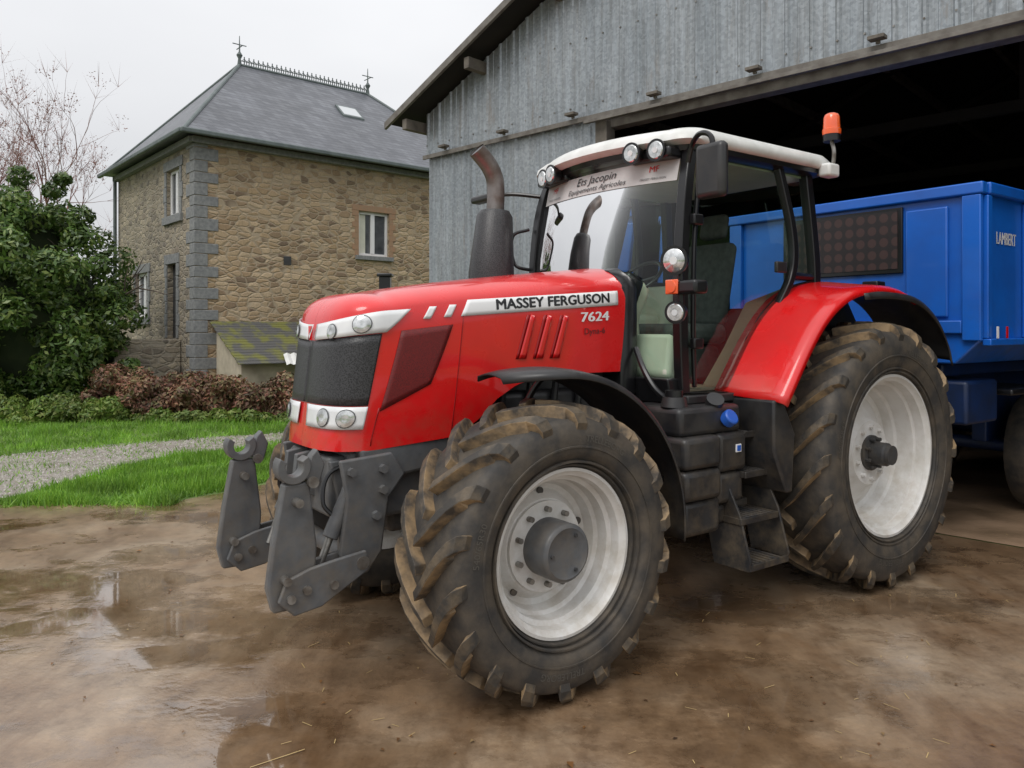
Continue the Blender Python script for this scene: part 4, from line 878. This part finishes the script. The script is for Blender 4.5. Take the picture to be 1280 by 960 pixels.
def fender(sg):
    pr=lerp_prof(); pr=[(p.x,p.z) for p in smoothpts([(a,0,b_) for a,b_ in pr],3)]
    vs=[];fs=[]
    cols=[(-.70,.045,0),(-.78,.04,0),(-.95,.02,0),(-1.10,.004,0),(-1.18,-.005,0),(-1.215,-.025,0),(-1.225,-.06,1)]
    n=len(pr)
    for i,(a,b_) in enumerate(pr):
        tx=pr[min(i+1,n-1)][0]-pr[max(i-1,0)][0]; tz=pr[min(i+1,n-1)][1]-pr[max(i-1,0)][1]; l=math.hypot(tx,tz); nx,nz=-tz/l,tx/l
        for y,d,_ in cols: vs.append((a+nx*d,-sg*y,b_+nz*d))
    m_=len(cols)
    for i in range(n-1):
        for j in range(m_-1): k=i*m_+j; fs.append((k,k+1,k+m_+1,k+m_))
    o=mk('rear_fender',vs,fs,'red',T,smooth=True); md=o.modifiers.new('s','SOLIDIFY'); md.thickness=.012
    pr2=[(2.66,2.17),(2.9,2.185),(3.2,2.165),(3.42,2.10),(3.62,1.98),(3.76,1.82),(3.82,1.68)]; pr2=[(p.x,p.z) for p in smoothpts([(a,0,b_) for a,b_ in pr2],4)]
    vs=[];fs=[]; n=len(pr2)
    for i,(a,b_) in enumerate(pr2):
        w_=clamp(i/8); 
        for y,d in((-.75,-.0),(-1.15,-.015),(-1.225-.055*w_,-.03),(-1.235-.06*w_,-.075)): vs.append((a,-sg*y,b_+d-.012))
    for i in range(n-1):
        for j in range(3): k=i*4+j; fs.append((k,k+1,k+5,k+4))
    o=mk('fender_lip',vs,fs,'black',T,smooth=True); md=o.modifiers.new('s','SOLIDIFY'); md.thickness=.014
    pl=[(1.74,1.43),(2.0,1.80),(2.32,2.09),(2.52,2.17),(2.84,2.22),(3.3,2.15),(3.5,1.9),(3.5,1.1),(2.5,1.1),(1.9,1.25)]
    prism('fender_inner',pl,min(sg*.66,sg*.70),max(sg*.66,sg*.70),'black',T,.004)
    prism('fender_foot',[(1.70,1.425),(1.80,1.425),(1.93,1.20),(1.90,.82),(1.84,.82),(1.70,1.1)],min(sg*.76,sg*1.17),max(sg*.76,sg*1.17),'black',T,.015)
    box('fender_lamp',3.02,3.14,min(sg*1.0,sg*1.12),max(sg*1.0,sg*1.12),2.19,2.235,'trim',T,.01)
fender(-1); fender(1)
sweep('fender_seam',[(a,-.752,b_+.052) for a,b_ in lerp_prof()[:7]],.010,'trim',T,8)
def tankblock(n_,x0,x1,z0,z1,y0=-1.02,y1=-.55,b_=.035,mt='black'): box(n_,x0,x1,y0,y1,z0,z1,mt,T,b_)
tankblock('fuel_tank_top',1.02,1.60,1.22,1.40,-1.0); tankblock('fuel_tank_mid',1.0,1.34,1.03,1.225,-1.06); tankblock('fuel_tank_mid2',1.345,1.62,.98,1.225,-1.03)
tankblock('fuel_tank_low',1.0,1.34,.84,1.025,-1.06); tankblock('fuel_tank_low2',1.345,1.60,.78,.975,-1.02); tankblock('fuel_tank_base',1.02,1.36,.62,.835,-1.03); tankblock('fuel_tank_base2',1.365,1.6,.64,.775,-.98)
cyl('tank_neck',(1.40,-.94,1.40),(1.38,-.97,1.44),.055,'black',T); cyl('fuel_cap',(1.44,-1.0,1.30),(1.44,-1.055,1.335),.052,'bluecap',T,bev=.01)
sweep('tank_filler',[(1.10,-.88,1.40),(1.10,-.88,1.46)],[.085,.07],'black',T,20); cyl('filler_cap',(1.10,-.88,1.46),(1.10,-.88,1.50),.055,'trim',T)
box('tank_label',1.50,1.55,-1.037,-1.030,1.10,1.15,'decal',T,.001); box('tank_label_g',1.507,1.543,-1.040,-1.0375,1.107,1.143,'bluecap',T,.001)
sweep('cab_hose',smoothpts([(1.15,-.5,1.75),(1.1,-.62,1.62),(1.1,-.72,1.5),(1.15,-.8,1.42)]),.02,'trim',T,8)
box('platform',1.25,1.82,-.86,-.72,1.40,1.455,'black',T,.01)
def step(z,x0,x1,y0,y1):
    box('step_front',x0,x1,y0,y0+.02,z-.04,z,'black',T,.004); box('step_back',x0,x1,y1-.02,y1,z-.04,z,'black',T,.004)
    box('step_l',x0,x0+.02,y0+.02,y1-.02,z-.04,z,'black',T,.003); box('step_r',x1-.02,x1,y0+.02,y1-.02,z-.04,z,'black',T,.003)
    k=x0+.06
    while k<x1-.03: box('step_bar',k,k+.014,y0+.02,y1-.02,z-.018,z-.002,'grayd',T,.002); k+=.045
step(.42,1.46,1.86,-1.17,-.90); step(.70,1.44,1.82,-1.12,-.86); step(.97,1.56,1.82,-1.06,-.82); step(1.22,1.60,1.82,-1.02,-.80)
for x in(1.45,1.84): prism('step_side',[(-1.16,.38),(-.90,.38),(-.82,.72),(-.76,1.3),(-.84,1.3),(-.98,.95),(-1.10,.72),(-1.18,.44)],x,x+.018,'black',T,.004,axis='x')
box('step_bracket',1.2,1.85,-.86,-.5,.66,.74,'grayd',T,.01)
ex=[(.74,.60,2.05),(.745,.60,2.30),(.775,.60,2.74)]
sweep('exhaust_shield',[ex[0],ex[1],(.75,.60,2.36),(.775,.60,2.72),(.777,.60,2.76)],[.17,.17,.165,.135,.11],'grille',T,32)
sweep('exhaust_pipe',smoothpts([(.777,.60,2.70),(.785,.60,2.88),(.775,.60,3.0),(.72,.60,3.10),(.62,.61,3.20)],6),.066,'exh',T,24,cap=False)
sweep('exhaust_inner',smoothpts([(.785,.60,2.88),(.775,.60,3.0),(.72,.60,3.10),(.625,.61,3.195)],6),.058,'trim',T,24,cap=True)
box('exhaust_foot',.6,.9,.42,.75,1.6,2.06,'black',T,.03)
# ---------------------------------------------------------------- trailer
TL=empty('grain_trailer',(-.406,4.816,0),math.atan2(.586,.81)); xf=4.40; xe=10.2
prism('body',[(-1.25,3.06),(-1.25,1.78),(-1.05,1.58),(1.05,1.58),(1.25,1.78),(1.25,3.06)],xf,xe,'blue',TL,.015,axis='x')
box('top_rail_front',xf-.06,xf+.04,-1.29,1.29,3.0,3.10,'blue',TL,.015); box('top_rail_side',xf+.045,xe,-1.31,-1.2,3.0,3.10,'blue',TL,.015)
box('front_upright_near',xf-.05,xf-.003,-1.27,-1.12,1.78,2.997,'blue',TL,.01); box('front_upright_far',xf-.05,xf-.003,1.12,1.27,1.78,2.997,'blue',TL,.01)
box('front_rail_low',xf-.045,xf-.003,-1.117,1.117,1.84,1.95,'blue',TL,.01); box('front_panel',xf-.035,xf-.004,-1.0,-.64,1.98,2.93,'blue',TL,.02)
box('mesh_window_frame',xf-.03,xf-.003,-.61,.61,2.38,2.97,'trim',TL,.006); box('mesh_window',xf-.036,xf-.031,-.57,.57,2.42,2.94,'perf',TL,.001)
for k in range(8): box('side_rib',xf+.02+k*.78,xf+.10+k*.78,-1.30,-1.252,1.80,2.99,'blue',TL,.008)
box('side_rail_low',xf+.02,xe,-1.32,-1.252,1.74,1.797,'blue',TL,.008)
for d_ in(-.003,0,.003): tv,tf=textmesh('LAMBERT',.15,'decal',0,0,.62); mk('side_lettering',[(xf+.47+x+d_,-1.256-abs(d_)*.3,2.65+y) for x,y in tv],tf,'decal',TL)
box('marker',xf+.12,xf+.16,-1.325,-1.321,1.80,1.90,'decal',TL,.001); box('marker_red',xf+.30,xf+.34,-1.325,-1.321,1.80,1.90,'redlens',TL,.001)
for sg in(-1,1): box('chassis_rail',xf-.3,xe,sg*.45-.06,sg*.45+.06,1.2,1.45,'blued',TL,.01)
box('subframe',xf+.1,xe,-.9,.9,1.46,1.575,'blued',TL,.02)
prism('drawbar',[(3.5,.62),(xf-.2,1.2),(xf+.4,1.3),(xf+.4,1.0),(xf-.1,.9),(3.5,.5)],-.12,.12,'blued',TL,.02)
box('tool_box',xf+.1,xf+.7,-1.1,-.6,1.05,1.43,'blued',TL,.03); cyl('jack',(xf-.1,-.35,.5),(xf-.1,-.35,1.3),.05,'blued',TL)
box('mudguard_rail',xf+.75,xf+1.6,-1.2,-.7,1.28,1.34,'trim',TL,.02)
for cx in(xf+2.3,xf+3.7):
    for sg in(-1,1):
        revolve('trailer_tyre',[(.30,sg*.75),(.35,sg*.72),(.58,sg*.74),(.62,sg*.82),(.62,sg*1.08),(.58,sg*1.15),(.35,sg*1.16),(.30,sg*1.12)],cx,.62,'rubber',TL,48); revolve('trailer_rim',[(.31,sg*1.12),(.28,sg*1.0),(.12,sg*1.0),(0,sg*1.02)],cx,.62,'blued',TL,40)
    cyl('trailer_axle',(cx,-.9,.62),(cx,.9,.62),.07,'blued',TL); box('axle_spring',cx-.5,cx+.5,-.55,-.4,.7,1.2,'blued',TL,.02)
print('done',len(bpy.data.objects))
